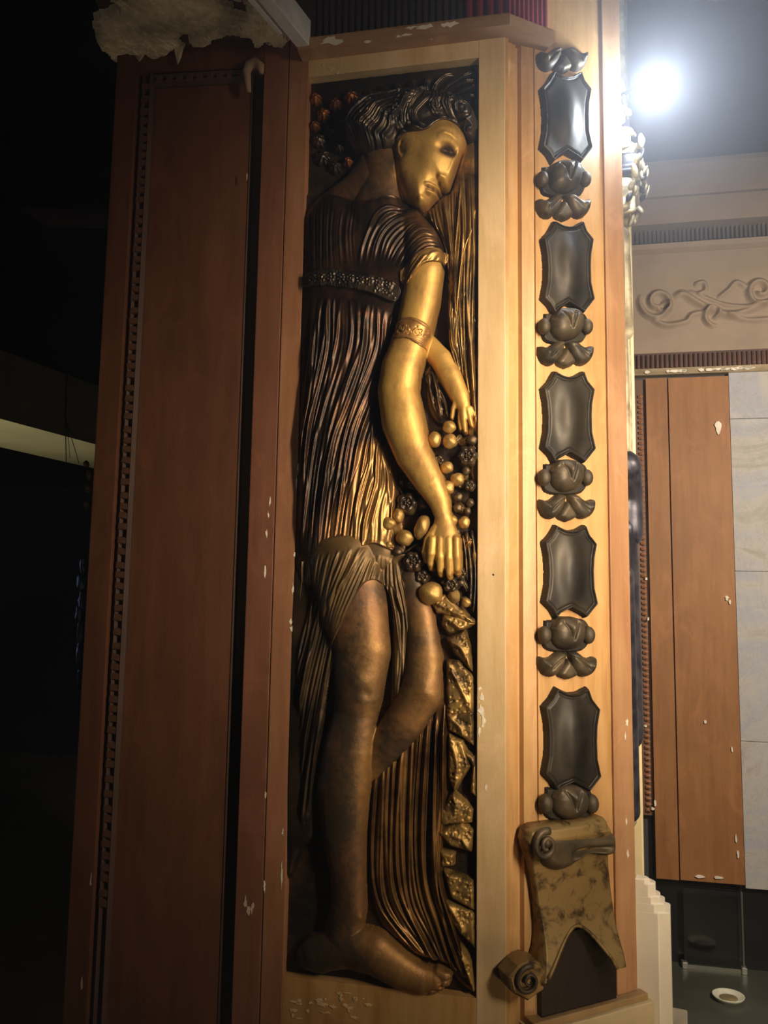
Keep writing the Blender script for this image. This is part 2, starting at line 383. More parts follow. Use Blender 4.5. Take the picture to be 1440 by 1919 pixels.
# ================================================================== ROOM SHELL
exec_parts = []
FW_ = Frame(ground(1300, 3.0), -11)       # back wall
def wz(y, px=1300, off=0.0): return FW_.uv(px, y, off)[1]
def wu(x, y=HOR, off=0.0): return FW_.uv(x, y, off)[0]
mwW = FW_.mat()
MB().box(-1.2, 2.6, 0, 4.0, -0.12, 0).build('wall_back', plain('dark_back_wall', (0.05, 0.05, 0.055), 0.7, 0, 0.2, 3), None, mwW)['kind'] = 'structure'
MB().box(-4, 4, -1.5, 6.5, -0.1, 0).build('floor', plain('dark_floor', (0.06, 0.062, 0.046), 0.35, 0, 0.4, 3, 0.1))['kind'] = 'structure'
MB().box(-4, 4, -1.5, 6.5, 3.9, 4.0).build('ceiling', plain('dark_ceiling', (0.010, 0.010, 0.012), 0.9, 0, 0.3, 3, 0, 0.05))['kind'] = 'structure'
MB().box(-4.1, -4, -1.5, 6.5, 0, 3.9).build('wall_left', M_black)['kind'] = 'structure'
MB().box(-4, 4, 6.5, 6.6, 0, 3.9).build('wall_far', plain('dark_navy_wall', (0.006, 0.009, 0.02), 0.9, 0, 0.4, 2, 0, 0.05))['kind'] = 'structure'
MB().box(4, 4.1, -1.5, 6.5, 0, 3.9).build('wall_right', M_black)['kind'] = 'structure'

# back wall mouldings (each a swept profile)
U_L, U_R = wu(1040), wu(1900)
z_ct, z_c1, z_c2, z_d0, z_d1, z_l1, z_f1, z_b1, z_e1 = [wz(y) for y in (342, 384, 431, 434, 462, 476, 662, 694, 705)]
corn = thing('cornice', 'grey-brown stepped cornice running along top of back wall', 'cornice', tuple(FW_.P(wu(1300), z_c2, 0.02)))
MB().extrude_profile([(z_c1, 0), (z_c1, 0.09), (z_c1+0.02, 0.11), (z_ct-0.02, 0.13), (z_ct, 0.15), (z_ct+0.02, 0.15), (z_ct+0.02, 0)], U_L, U_R).build('crown_moulding', M_frieze, corn, mwW)
MB().extrude_profile([(z_c2, 0), (z_c2, 0.075), (z_c1-0.006, 0.085), (z_c1, 0.07), (z_c1, 0)], U_L, U_R).build('fascia', M_frieze, corn, mwW)
mb = MB().box(U_L, U_R, z_d1, z_d0, 0, 0.02)
mb.build('dentil_ground', M_flute, corn, mwW)
g = MB().box(-0.0045, 0.0045, z_d1+0.004, z_d0-0.006, 0.02, 0.05); gm = me_from(g.V, g.F, 'dentil')
M_dent = plain('dim_plaster_tooth', (0.09, 0.075, 0.065), 0.7, 0, 0.5, 20)
gm.materials.append(M_dent)
for k in range(int((U_R-U_L)/0.0165)):
    link('dentil', gm, M_dent, corn, mwW @ Matrix.Translation((U_L+0.008+k*0.0165, 0, 0)))
MB().extrude_profile([(z_l1, 0), (z_l1, 0.025), (z_l1+0.012, 0.045), (z_d1, 0.05), (z_d1, 0)], U_L, U_R).build('lower_ledge', M_frieze, corn, mwW)
fz = thing('frieze', 'grey-brown plaster frieze with carved scrollwork on back wall', 'frieze', tuple(FW_.P(wu(1300), z_f1, 0.0)))
MB().box(U_L, U_R, z_f1, z_l1, 0, 0.022).build('frieze_board', M_frieze, fz, mwW)
FF = Field(FW_, wu(1170), wu(1480), z_f1, z_l1, 0.003, 0.022)
H = FF.zeros()
def spiral(cx, cy, r, turns, a0, sgn=1, squash=1.0, n=22):
    return [(cx+r*(1-t*0.85)*math.cos(a0+sgn*turns*2*math.pi*t), cy+squash*r*(1-t*0.85)*math.sin(a0+sgn*turns*2*math.pi*t)) for t in np.linspace(0, 1, n)]
for st_, w_, a_ in [(spiral(1232, 568, 34, 1.5, -2.6, -1), 11, 26), ([(1262, 560), (1280, 552), (1305, 566), (1330, 580), (1365, 590), (1410, 580), (1450, 560)], 14, 24),
                 ([(1222, 600), (1250, 610), (1285, 604), (1300, 590), (1340, 585)], 11, 20), (spiral(1338, 590, 22, 1.1, 1.2, 1), 9, 24),
                 (spiral(1425, 545, 28, 1.4, 0.5, 1), 11, 26), ([(1290, 545), (1325, 560), (1360, 572), (1395, 575), (1420, 572)], 8, 16),
                 ([(1345, 560), (1365, 545), (1380, 530), (1400, 540)], 9, 18), ([(1300, 535), (1318, 530), (1322, 545), (1306, 552)], 8, 18),
                 ([(1238, 568), (1255, 572), (1248, 584), (1230, 582)], 9, 18), ([(1360, 590), (1400, 600), (1450, 598)], 10, 16)]:
    FF.stroke(H, st_, w_, a_, 0.12, 30)
H = blur(H, 1)
fmesh(FF, 'scroll_carving', H+0.021, H > 0.0012, 0.021, M_frieze, fz)
bm_ = thing('fluted_moulding', 'dark reddish fluted moulding below the scroll frieze', 'moulding', tuple(FW_.P(wu(1300), z_b1, 0.0)))
M_redm = plain('dark_red_paint', (0.075, 0.03, 0.025), 0.6, 0, 0.4, 14)
MB().box(U_L, U_R, z_b1, z_f1, 0, 0.022).build('moulding_ground', M_redm, bm_, mwW)
g = MB(); a_ = [(-0.0055, 0.02), (-0.004, 0.032), (0, 0.037), (0.004, 0.032), (0.0055, 0.02)]
g.extrude_v(a_, z_b1+0.006, z_f1-0.01); gm = me_from(g.V, g.F, 'flute')
M_flb = plain('worn_brown_flute', (0.17, 0.09, 0.06), 0.55, 0, 0.5, 25); gm.materials.append(M_flb)
for k in range(int((U_R-U_L)/0.018)):
    link('flute', gm, M_flb, bm_, mwW @ Matrix.Translation((U_L+0.01+k*0.018, 0, 0)))
MB().extrude_profile([(z_e1, 0), (z_e1, 0.04), (z_e1+0.012, 0.052), (z_b1, 0.048), (z_b1, 0)], U_L, U_R).build('ledge', plain('worn_gilt_ledge', (0.36, 0.28, 0.17), 0.6, 0, 0.3, 18), bm_, mwW)
for k in range(16):
    x = random.uniform(1310, 1450) if k < 11 else random.uniform(1200, 1300); u, v = FW_.uv(x, 694-0.04*(x-1300), 0.05)
    w2 = random.uniform(0.008, 0.03)
    poly = [(u+w2*math.cos(t)*random.uniform(.6, 1.2), v+0.006*math.sin(t)*random.uniform(.5, 1.3)) for t in np.linspace(0, 2*math.pi, 9)[:-1]]
    MB().prism(poly, 0.04, 0.054).build('plaster_flake', M_chip, bm_, mwW)
# brown pilaster
zt, zb = wz(712), wz(1644)
u0, ug0, u1 = wu(1150), wu(1258), wu(1374)
pil = thing('back_pilaster', 'flat orange-brown wooden pilaster with beaded edge beside pale marble', 'pilaster', tuple(FW_.P(wu(1300), zb, 0.0)))
MB().box(u0, wu(1196), zb+0.2, zt, 0, 0.03).build('edge_board', W_back, pil, mwW)
MB().box(wu(1216), ug0-0.003, zb, zt, 0, 0.045).build('narrow_board', W_back, pil, mwW)
MB().box(ug0+0.003, u1, zb, zt, 0, 0.04).build('wide_board', W_back, pil, mwW)
MB().box(wu(1196), wu(1216), zb+0.22, zt, 0, 0.026).build('bead_ground', W_carve0, pil, mwW)
s_ = bmesh.new(); bmesh.ops.create_icosphere(s_, subdivisions=1, radius=1); sm = bpy.data.meshes.new('bead'); s_.to_mesh(sm); s_.free(); sm.materials.append(W_mid)
z = zb+0.24
while z < zt-0.06:
    link('bead', sm, W_mid, pil, mwW @ Matrix.Translation(((wu(1196)+wu(1216))/2, z, 0.028)) @ Matrix.Diagonal((0.013, 0.009, 0.012, 1))); z += 0.021
for (x, y, sx, sy) in [(1346, 800, 9, 17), (1362, 1120, 5, 6), (1368, 1128, 4, 5), (1215, 1160, 4, 5), (1322, 1352, 4, 4), (1372, 1404, 3, 6), (1379, 1570, 3, 10), (1383, 1600, 3, 8), (1212, 1085, 4, 4), (1228, 1505, 3, 9), (1224, 1515, 5, 3), (1310, 1642, 12, 3), (1345, 1644, 12, 3), (1210, 1360, 4, 3)]:
    u, v = FW_.uv(x, y, 0.04); poly = [(u+sx*0.0014*math.cos(t)*random.uniform(.5, 1.3), v+sy*0.0016*math.sin(t)*random.uniform(.6, 1.2)) for t in np.linspace(0, 2*math.pi, 12)[:-1]]
    MB().prism(poly, 0.036, 0.0465).build('paint_chip', M_chip, pil, mwW)
# marble slabs
def marble():
    m, nt, b = newmat('pale_veined_marble')
    n = noisetex(nt, 2.0, 9, 0.7, (1, 1, 1), 1.2); r = ramp(nt, n.outputs[0], [(0.32, (0.26, 0.24, 0.20)), (0.45, (0.46, 0.44, 0.41)), (0.55, (0.38, 0.39, 0.44)), (0.68, (0.54, 0.51, 0.46))])
    v = noisetex(nt, 5.5, 12, 0.75, (1, 0.6, 1), 2.4); rv = ramp(nt, v.outputs[0], [(0.485, (0, 0, 0)), (0.5, (1, 1, 1)), (0.515, (0, 0, 0))])
    mm = nt.nodes.new('ShaderNodeMath'); mm.operation = 'MULTIPLY'; mm.inputs[1].default_value = 0.45; nt.links.new(rv.outputs[0], mm.inputs[0])
    nt.links.new(mixc(nt, mm.outputs[0], r.outputs[0], (0.25, 0.23, 0.2)), b.inputs['Base Color'])
    b.inputs['Roughness'].default_value = 0.62; b.inputs['Specular IOR Level'].default_value = 0.25; return m
M_marble = marble()
mar = thing('marble_panel', 'pale grey veined marble wall panel right of brown pilaster', 'panel', tuple(FW_.P(wu(1450), wz(1655), 0.0)))
zz = [wz(1652), wz(1382), wz(1070), wz(790), wz(700)]
for a, b in zip(zz[:-1], zz[1:]):
    MB().box(u1+0.004, U_R+0.15, a+0.0008, b-0.0008, 0, 0.03).build('marble_slab', M_marble, mar, mwW, bevel=0.0015)
# near-black sheet painted in for the dark void below
MB().box(-0.9, 2.4, 0.0, zb-0.02, 0.0, 0.006).build('trim_1', plain('black_gloss_void', (0.01, 0.01, 0.012), 0.2, 0, 0.4, 3, 0.05), None, mwW)['kind'] = 'structure'
# glass screen
def glass():
    m, nt, b = newmat('clear_glass'); b.inputs['Transmission Weight'].default_value = 1.0; b.inputs['Roughness'].default_value = 0.02; b.inputs['IOR'].default_value = 1.45; b.inputs['Base Color'].default_value = (0.85, 0.9, 0.88, 1); return m
M_glass = glass(); M_clip = plain('bright_steel', (0.75, 0.75, 0.7), 0.3, 0.9, 0.1, 20, 0.0)
FG = Frame(FW_.P(wu(1340), 0, 0.04), -11)
gs = thing('glass_screen', 'clear glass sheet with bright steel foot clips on dark floor', 'glass screen', tuple(FG.O))
ga, gb = FG.uv(1283, 1795)[0], FG.uv(1394, 1800)[0]; gz = 0.012; gt = FG.uv(1394, 1672)[1]
MB().box(ga, gb, gz, gt, -0.004, 0.004).build('pane', M_glass, gs, FG.mat(), bevel=0.001)
MB().box(ga, gb, 0, gz, -0.007, 0.007).build('bottom_rail', plain('dull_steel', (0.35, 0.36, 0.3), 0.4, 0.7, 0.1, 20, 0.0), gs, FG.mat())
for q in (ga, gb):
    MB().box(q-0.01, q+0.01, 0, 0.022, -0.012, 0.014).build('foot_clip', M_clip, gs, FG.mat(), bevel=0.003)
MB().box(gb-0.003, gb+0.003, 0.02, gt, -0.006, 0.006).build('edge_strip', plain('grey_edge', (0.12, 0.13, 0.12), 0.4, 0.3, 0.1, 20, 0.0), gs, FG.mat())
# oval dish on the floor
q = hit_z(1366, 1874, 0.0)
dish = thing('floor_dish', 'small pale oval dish lying on dark floor at lower right', 'dish', tuple(q))
bmd = bmesh.new(); prof = [(0.0, 0.006), (0.5, 0.006), (0.75, 0.009), (0.96, 0.016), (1.0, 0.017), (0.98, 0.012), (0.8, 0.0), (0, 0)]
def lathe(prof, sx, sy, n=28):
    V = []; F = []
    for r, z in prof:
        for k in range(n): t = 2*math.pi*k/n; V.append((r*sx*math.cos(t), r*sy*math.sin(t), z))
    for i in range(len(prof)-1):
        for k in range(n): F.append((i*n+k, i*n+(k+1) % n, (i+1)*n+(k+1) % n, (i+1)*n+k))
    return me_from(V, F, 'dish', True)
link('bowl', lathe(prof, 0.052, 0.045), plain('pale_ceramic', (0.62, 0.62, 0.5), 0.35, 0, 0.2, 30, 0.1), dish, Matrix.Translation(q))
link('centre', lathe([(0, 0.0075), (0.5, 0.0078), (0.52, 0.006)], 0.06, 0.05), plain('brown_centre', (0.22, 0.17, 0.08), 0.5), dish, Matrix.Translation(q))

# ------------------------------------------------------------------ left distant beam
zB = 2.155
a0, a1 = hit_z(-140, 747, zB), hit_z(200, 838.5, zB); e = (a1-a0)/np.linalg.norm(a1-a0); side = np.array([-e[1], e[0], 0])
b0 = hit_z(-140, 806, zB); wd = abs(np.dot(b0-a0, side))
nrm = np.array([side[0], side[1], 0]); P1 = hit(0, 655, a0, nrm); hh = P1[2]-zB
L = np.linalg.norm(a1-a0)+1.2
mwL = Matrix(((e[0], side[0], 0, a0[0]), (e[1], side[1], 0, a0[1]), (0, 0, 1, a0[2]), (0, 0, 0, 1)))
print('beam', a0, a1, wd, hh, L)
lb = MB().box(-0.3, L, 0, wd, 0, hh).build('ceiling_beam', plain('cream_painted_beam', (0.55, 0.48, 0.27), 0.7, 0, 0.15, 3, 0.1), None, mwL)
lb['category'] = 'beam'; lb['label'] = 'pale cream beam crossing the dark room left of the pillar'
MB().box(-4, 0.2, 3.4, 3.6, 3.1, 3.32).build('dark_beam', plain('very_dark_wood', (0.02, 0.013, 0.012), 0.9, 0, .3, 5, 0, 0.05), None)
o = bpy.data.objects['dark_beam']; o['label'] = 'dim dark brown beam high in the shadow at upper left'; o['category'] = 'beam'
def tube(pts, r, name, mat, parent=None, n=6, lab=None, closed=False):
    P = [Vector(p) for p in pts]; V = []; F = []
    for i, p in enumerate(P):
        d = (P[min(i+1, len(P)-1)]-P[max(i-1, 0)]).normalized(); a = d.orthogonal().normalized(); b = d.cross(a)
        if i and (a.dot(pa) < 0.99): a = (pa - d*pa.dot(d)).normalized(); b = d.cross(a)
        pa = a; rr = r[i] if isinstance(r, (list, tuple)) else r
        for k in range(n): t = 2*math.pi*k/n; V.append(p+a*rr*math.cos(t)+b*rr*math.sin(t))
    for i in range(len(P)-1):
        for k in range(n): F.append((i*n+k, i*n+(k+1) % n, (i+1)*n+(k+1) % n, (i+1)*n+k))
    F.append(tuple(range(n))[::-1]); F.append(tuple((len(P)-1)*n+k for k in range(n)))
    me = me_from(V, F, name, True); return link(name, me, mat, parent)
def onbeam(x, y, o=0.006): return tuple(hit(x, y, a0 - side*o, nrm))
wr = thing('hanging_wire', 'thin black wires hanging down the pale beam at left', 'wire', onbeam(124, 700))
tube([onbeam(126, 690), onbeam(124, 740), onbeam(123, 800), onbeam(124, 866, 0.012)], 0.003, 'wire', M_iron, wr)
tube([onbeam(124, 790), onbeam(132, 815), onbeam(140, 840), onbeam(148, 868, 0.012)], 0.0022, 'wire', M_iron, wr)
tube([onbeam(125, 795), onbeam(129, 830), onbeam(131, 860, 0.012)], 0.0016, 'wire', M_iron, wr)

# ================================================================== PILLAR
ZT = 2.855
pillar = thing('pillar', 'tall brown wooden pillar with recessed panels, pale right corner, worn paint', 'pillar', (float((P_A0+P_CD)[0]/2), float((P_A0+P_CD)[1]/2)+0.15, 0))
def on(fr, off, u): q = fr.P(u, 0, off); return (q[0], q[1])
P_DE = FD.P(0.42, 0, 0)
core = [on(FA, -0.05, 0.05), on(FA, -0.05, wA), on(FB, -0.05, wB-0.01), on(FC, -0.04, 0.0), on(FC, -0.03, wC-0.02), on(FD, -0.03, 0.03), on(FD, -0.03, 0.40)]
core += [(P_DE[0]-0.35, P_DE[1]+0.35), (P_A0[0]+0.40, P_A0[1]+0.72), (P_A0[0]+0.02, P_A0[1]+0.35)]
MB().prism(core, 0, ZT+0.4).build('core', W_dark, pillar)
# --- face A
mwA, mwB, mwC, mwD, mwM = FA.mat(), FB.mat(), FC.mat(), FD.mat(), FM.mat()
def aU(x): return FA.uv(x, HOR)[0]
zAt = FA.uv(380, 166, -0.03)[1]; 
uc0, uc1, up1, us1 = aU(205), aU(236), aU(432), aU(461)
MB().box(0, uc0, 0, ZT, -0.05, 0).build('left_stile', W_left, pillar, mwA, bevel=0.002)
MB().box(us1, wA-0.001, 0, ZT, -0.05, 0).build('right_stile', wood('shaded_brown_wood_stile', (0.15, 0.058, 0.03), (0.21, 0.085, 0.046), (0.26, 0.115, 0.066), 0.5, 0.0), pillar, mwA, bevel=0.002)  # stile wood darkened too; fading light painted into its colour
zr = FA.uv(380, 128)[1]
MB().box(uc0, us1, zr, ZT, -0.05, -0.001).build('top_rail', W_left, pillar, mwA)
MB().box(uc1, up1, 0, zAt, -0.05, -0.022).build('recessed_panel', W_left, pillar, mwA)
# dark grooved mouldings round the recessed panel
def mould(fr, x0, x1, y0, y1, name='panel_moulding', mat=W_dark, horiz=False, par=None):
    if horiz: MB().extrude_profile([(y0, -0.05), (y0, -0.018), (y0+(y1-y0)*.3, -0.006), (y0+(y1-y0)*.5, -0.014), (y0+(y1-y0)*.8, -0.004), (y1, -0.012), (y1, -0.05)], x0, x1).build(name, mat, par or pillar, fr.mat())
    else: MB().extrude_v([(x0, -0.05), (x0, -0.018), (x0+(x1-x0)*.3, -0.006), (x0+(x1-x0)*.5, -0.014), (x0+(x1-x0)*.8, -0.004), (x1, -0.012), (x1, -0.05)], y0, y1).build(name, mat, par or pillar, fr.mat())
W_dark2 = wood('dark_moulding_wood', (0.045, 0.02, 0.012), (0.065, 0.028, 0.016), (0.09, 0.042, 0.024), 0.65)
MB().extrude_v([(up1, -0.05), (up1, -0.02), (up1+0.006, -0.03), (us1-0.004, -0.034), (us1, -0.002), (us1, -0.05)], 0, zr).build('panel_moulding', W_dark, pillar, mwA)
mould(FA, uc0, uc1, 0, zr, mat=W_dark2)
mould(FA, uc1, up1, zAt, zr, horiz=True, mat=W_dark2)
n_ = int((zr-0.02)/0.026)
g = MB(); g.prism([(-0.011, -0.006), (0.011, -0.008), (0.012, 0.007), (-0.010, 0.008)], 0, 0.012, 0, 0.003); gm = me_from(g.V, g.F, 'carved_leaf')
W_carve = wood('carved_brown_wood', (0.085, 0.036, 0.02), (0.12, 0.055, 0.03), (0.16, 0.08, 0.045), 0.55); gm.materials.append(W_carve)
z = zr-0.03; k = 0
while z > 0.70:
    link('carved_leaf', gm, W_carve, pillar, mwA @ Matrix.Translation(((uc0+uc1)/2+random.uniform(-.001, .001), z, -0.017)) @ Matrix.Rotation(random.uniform(-.12, .12), 4, 'Z')); z -= random.choice((0.019, 0.023, 0.029))
for k in range(9):
    link('carved_leaf', gm, W_carve, pillar, mwA @ Matrix.Translation((uc1+0.012+k*0.023, (zAt+zr)/2, -0.018)) @ Matrix.Rotation(1.57, 4, 'Z') @ Matrix.Diagonal((0.8, 1, 1, 1)))
# curled plaster knob in panel corner
def blobpart(name, pts_r, mat, parent, fr):
    V = []; F = []
    tube([tuple(fr.P(*p)) for p in pts_r[0]], pts_r[1], name, mat, parent, 8)
q = [(*FA.uv(x, y), 0.004+0.002*i) for i, (x, y) in enumerate([(468, 175), (466, 158), (464, 140), (470, 128), (482, 124), (492, 132), (494, 146)])]
blobpart('plaster_curl', (q, [0.005, 0.007, 0.010, 0.012, 0.011, 0.009, 0.005]), plain('tan_plaster', (0.34, 0.23, 0.15), 0.8), pillar, FA)
# --- face B frame
rl, rr = FB.uv(551, HOR)[0], FB.uv(895, HOR)[0]
rt = FB.uv(740, 126)[1]; rb = FB.uv(710, 1850)[1]
bt = FB.uv(740, 88)[1]
print('relief', rl, rr, rb, rt, 'top', bt, ZT)
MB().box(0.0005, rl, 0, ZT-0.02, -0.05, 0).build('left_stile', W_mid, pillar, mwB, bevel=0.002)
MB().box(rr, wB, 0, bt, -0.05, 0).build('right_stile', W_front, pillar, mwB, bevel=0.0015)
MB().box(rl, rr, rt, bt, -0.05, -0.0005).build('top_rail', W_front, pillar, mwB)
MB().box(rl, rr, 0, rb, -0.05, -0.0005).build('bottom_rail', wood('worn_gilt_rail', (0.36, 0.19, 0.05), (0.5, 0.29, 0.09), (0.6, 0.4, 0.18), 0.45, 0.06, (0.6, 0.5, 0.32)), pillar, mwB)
MB().box(rl, rr, rb, rt, -0.06, -0.045).build('relief_bed', W_dark, pillar, mwB)
# corner mouldings between B and C
m = wM
prof = [(0, -0.05), (0, -0.002), (m*.10, 0.001), (m*.14, -0.008), (m*.45, -0.010), (m*.48, -0.016), (m*.56, -0.016), (m*.60, -0.006), (m*.96, -0.001), (m, -0.004), (m, -0.05)]
MB().extrude_v(prof, 0, bt+0.01).build('corner_moulding', W_corner, pillar, mwM)
# --- face C
zc0 = FC.uv(1090, 1880)[1]
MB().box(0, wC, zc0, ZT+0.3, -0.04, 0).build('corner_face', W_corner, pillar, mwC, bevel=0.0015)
uC1 = FC.uv(1142, HOR)[0]
MB().box(uC1, wC, zc0, ZT+0.3, 0, 0.006).build('edge_strip', wood('ruddy_edge_wood', (0.34, 0.16, 0.07), (0.46, 0.25, 0.12), (0.54, 0.32, 0.17), 0.45, 0.0), pillar, mwC, bevel=0.002)
MB().box(-0.03, wC+0.012, zc0-0.05, zc0, -0.05, 0.022).build('base_step', plain('worn_base_step', (0.34, 0.22, 0.10), 0.55, 0, .3, 9), pillar, mwC, bevel=0.003)
MB().box(-0.035, wC+0.02, 0, zc0-0.012, -0.05, 0.03).build('base_block', plain('tan_stone_base', (0.55, 0.44, 0.26), 0.6, 0, .2, 6), pillar, mwC, bevel=0.003)
# --- cornice cap over B and corner
capz0, capz1 = FB.uv(740, 75, 0.03)[1], FB.uv(740, 52, 0.03)[1]
capo = 0.034
Bc0 = FB.P(0.03, 0, capo); Bc1 = FB.P(wB+0.011, 0, capo); uC = FM.uv(1040, 80, capo)[0]; Cc = FM.P(uC, 0, capo)
pl = [(Bc0[0], Bc0[1]), (Bc1[0], Bc1[1]), (Cc[0], Cc[1]), on(FM, -0.03, uC), on(FB, -0.04, wB-0.02), on(FB, -0.04, 0.03)]
capm = wood('cap_wood', (0.32, 0.17, 0.08), (0.42, 0.25, 0.13), (0.5, 0.33, 0.19), 0.5, 0.04, (0.75, 0.7, 0.6), (1, 6, 8))
MB().prism(pl, capz0, capz1, 0, 0.004).build('cap_moulding', capm, pillar)
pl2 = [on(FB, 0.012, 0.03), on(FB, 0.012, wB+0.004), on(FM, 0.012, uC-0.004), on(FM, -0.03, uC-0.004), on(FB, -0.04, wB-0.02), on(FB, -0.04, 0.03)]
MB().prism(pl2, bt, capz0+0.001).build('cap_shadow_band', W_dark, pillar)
# fluted panel above the cap, red glow painted in as added pleats at its right end
fl = MB(); uu = 0.03; pts = []
while uu < wB*0.80:
    pts += [(uu, -0.01), (uu+0.003, 0.0), (uu+0.009, 0.0), (uu+0.012, -0.01)]; uu += 0.0145
fl.extrude_v(pts+[(uu, -0.05), (0.03, -0.05)], capz1, ZT+0.45).build('fluted_panel', M_flute, pillar, mwB)
fl = MB(); pts = []; u2 = uu
while u2 < wB-0.004:
    pts += [(u2, -0.012), (u2+0.006, 0.0), (u2+0.012, 0.002), (u2+0.018, -0.012)]; u2 += 0.022
fl.extrude_v(pts+[(u2, -0.06), (uu, -0.06)], capz1, ZT+0.45).build('red_glow_pleats', M_redglow, pillar, mwB)
fl = MB(); pts = []; u2 = 0.0
while u2 < uC-0.006:
    pts += [(u2, 0.004), (u2+0.003, 0.012), (u2+0.007, 0.012), (u2+0.010, 0.004)]; u2 += 0.0115
fl.extrude_v(pts+[(u2, -0.03), (0.0, -0.03)], capz1, ZT+0.45).build('red_glow_pleats', M_redglow, pillar, mwM)
# --- face D: side frame seen edge-on
MB().box(0, 0.035, zc0, ZT+0.3, -0.035, 0).build('side_stile', M_dcream, pillar, mwD, bevel=0.002)
MB().box(0.26, 0.30, zc0, ZT+0.3, -0.035, 0.004).build('side_stile', M_dcream, pillar, mwD, bevel=0.002)

# paint chips on the pillar
def chip(fr, x, y, sx, sy, off=0.0, mat=M_chip, par=None, n=15, jag=0.6, name='paint_chip'):
    u, v = fr.uv(x, y, off); k = 0.0008
    poly = [(u+sx*k*math.cos(t)*random.uniform(1-jag, 1+jag), v+sy*k*math.sin(t)*random.uniform(1-jag, 1+jag)) for t in np.linspace(0, 2*math.pi, n)[:-1]]
    MB().prism(poly, off-0.001, off+0.0008).build(name, mat, par or pillar, fr.mat())
for a in [(903, 1306, 5, 9), (902, 1332, 9, 12), (906, 1350, 5, 16), (899, 1370, 3, 10), (900, 1290, 4, 3), (911, 1475, 2, 7), (925, 1077, 2, 2)]:
    chip(FB, *a, mat=M_chip if a[1] != 1077 else M_iron)
for a in [(560, 880, 3, 14), (556, 905, 2, 18), (552, 1040, 3, 5), (550, 1105, 3, 14), (549, 1180, 6, 9), (545, 1165, 3, 5), (530, 1560, 2, 8), (528, 1640, 2, 22), (563, 862, 4, 3)]:
    chip(FB, *a, off=0.0)
for a in [(460, 1692, 3, 11), (466, 1705, 5, 9), (473, 1700, 3, 12), (506, 940, 2, 9), (503, 965, 2, 7), (500, 1000, 2, 10), (497, 1075, 2, 16), (498, 1490, 2, 8), (496, 1660, 3, 12), (170, 1650, 2, 16), (153, 1845, 3, 12), (463, 330, 2, 8)]:
    chip(FA, *a, mat=plain('tan_chip', (0.55, 0.42, 0.32), 0.8) if a[0] < 480 else M_chip)
for a in [(1181, 1355, 4, 8), (1178, 1380, 2, 9), (1180, 1540, 2, 9), (1183, 1600, 3, 9)]:
    chip(FC, a[0]-6, *a[1:], off=0.006)
for k in range(26):
    x = random.uniform(545, 700); y = random.uniform(1860, 1912); chip(FB, x, y, random.uniform(2, 12), random.uniform(1, 4), mat=plain('gold_flake', (0.7, 0.55, 0.3), 0.6) if k == 0 else bpy.data.materials['gold_flake'])
for k, a in enumerate([(620, 128, 8, 5), (632, 136, 5, 4), (606, 122, 5, 4), (648, 120, 4, 3)]): chip(FB, *a, mat=capm if k > 5 else plain('tan_flake', (0.6, 0.45, 0.3), 0.7))
for a in [(622, 77, 22, 11), (770, 52, 10, 4), (795, 50, 22, 5), (842, 46, 18, 6), (760, 66, 12, 3), (748, 68, 6, 3), (690, 78, 10, 3)]:
    chip(FB, *a, off=capo+0.0002, mat=M_chip)

# ================================================================== BRONZE RELIEF
rel = thing('bronze_relief', 'tall bronze relief of a woman in a pleated dress gathering fruit and blossoms', 'relief', tuple(FB.P((rl+rr)/2, rb, -0.03)))
e_ = 0.0008
FR = Frame(FB.P(0, 0, 0.010), -11)
R = Field(FR, rl+e_, rr-e_, rb+e_, rt-e_, 0.00125, 0.002)
mwR = FR.mat()
BASE = -0.030
full = np.ones(R.U.shape, bool)
# --- ground plate
G = R.zeros(BASE)
def nz(U, V, s, seed=0, octv=3):
    out = np.zeros(U.shape); rg = np.random.default_rng(seed); amp = 1.0
    for o in range(octv):
        gx = int((U.max()-U.min())*s*2**o)+3; gy = int((V.max()-V.min())*s*2**o)+3
        g = rg.random((gy, gx)); x = (U-U.min())*s*2**o; y = (V-V.min())*s*2**o
        i, j = x.astype(int), y.astype(int); fx, fy = x-i, y-j; fx = fx*fx*(3-2*fx); fy = fy*fy*(3-2*fy)
        out += amp*((g[j, i]*(1-fx)+g[j, i+1]*fx)*(1-fy)+(g[j+1, i]*(1-fx)+g[j+1, i+1]*fx)*fy); amp *= 0.5
    return out/1.75-0.5
G += 0.003*nz(R.U, R.V, 60, 1)
Gb = G
fmesh(R, 'ground_plate', G, full, BASE-0.008, B_back, rel)

# --- body: one continuous surface
torso_pts = [(566, 400), (600, 352), (640, 322), (664, 290), (668, 262), (700, 250), (750, 262), (744, 300), (746, 335), (757, 368), (790, 398), (822, 440), (836, 480), (826, 520), (790, 560), (752, 600), (722, 660), (705, 740), (712, 800), (735, 880), (745, 960), (740, 1040), (700, 1080), (560, 1100), (552, 900)]
T = R.pillow(torso_pts, -26, 6, 85)
neck = R.chain([(708, 268, 36, -20), (716, 330, 40, -18), (700, 390, 60, -22)], 0.72)
legN = R.chain([(640, 1050, 78, -34), (655, 1120, 74, -32), (674, 1220, 60, -24), (668, 1300, 48, -16), (662, 1340, 44, -18), (650, 1410, 52, -18), (640, 1480, 54, -18), (640, 1560, 46, -18), (648, 1640, 36, -17), (650, 1700, 34, -17), (640, 1750, 38, -20), (640, 1780, 42, -22)], 0.78)
foot = R.chain([(590, 1795, 34, -20), (650, 1780, 40, -18), (700, 1792, 40, -16), (745, 1822, 34, -14), (785, 1840, 26, -12), (812, 1842, 20, -12)], 0.8)
for tx, ty, tr in [(838, 1834, 10), (836, 1846, 9), (826, 1855, 8), (813, 1861, 7.5), (799, 1865, 7)]:
    foot = np.maximum(foot, R.chain([(tx-18, ty-5, tr+1, -10), (tx-6, ty-1, tr, -8), (tx, ty, tr*.95, -10)], 0.95))
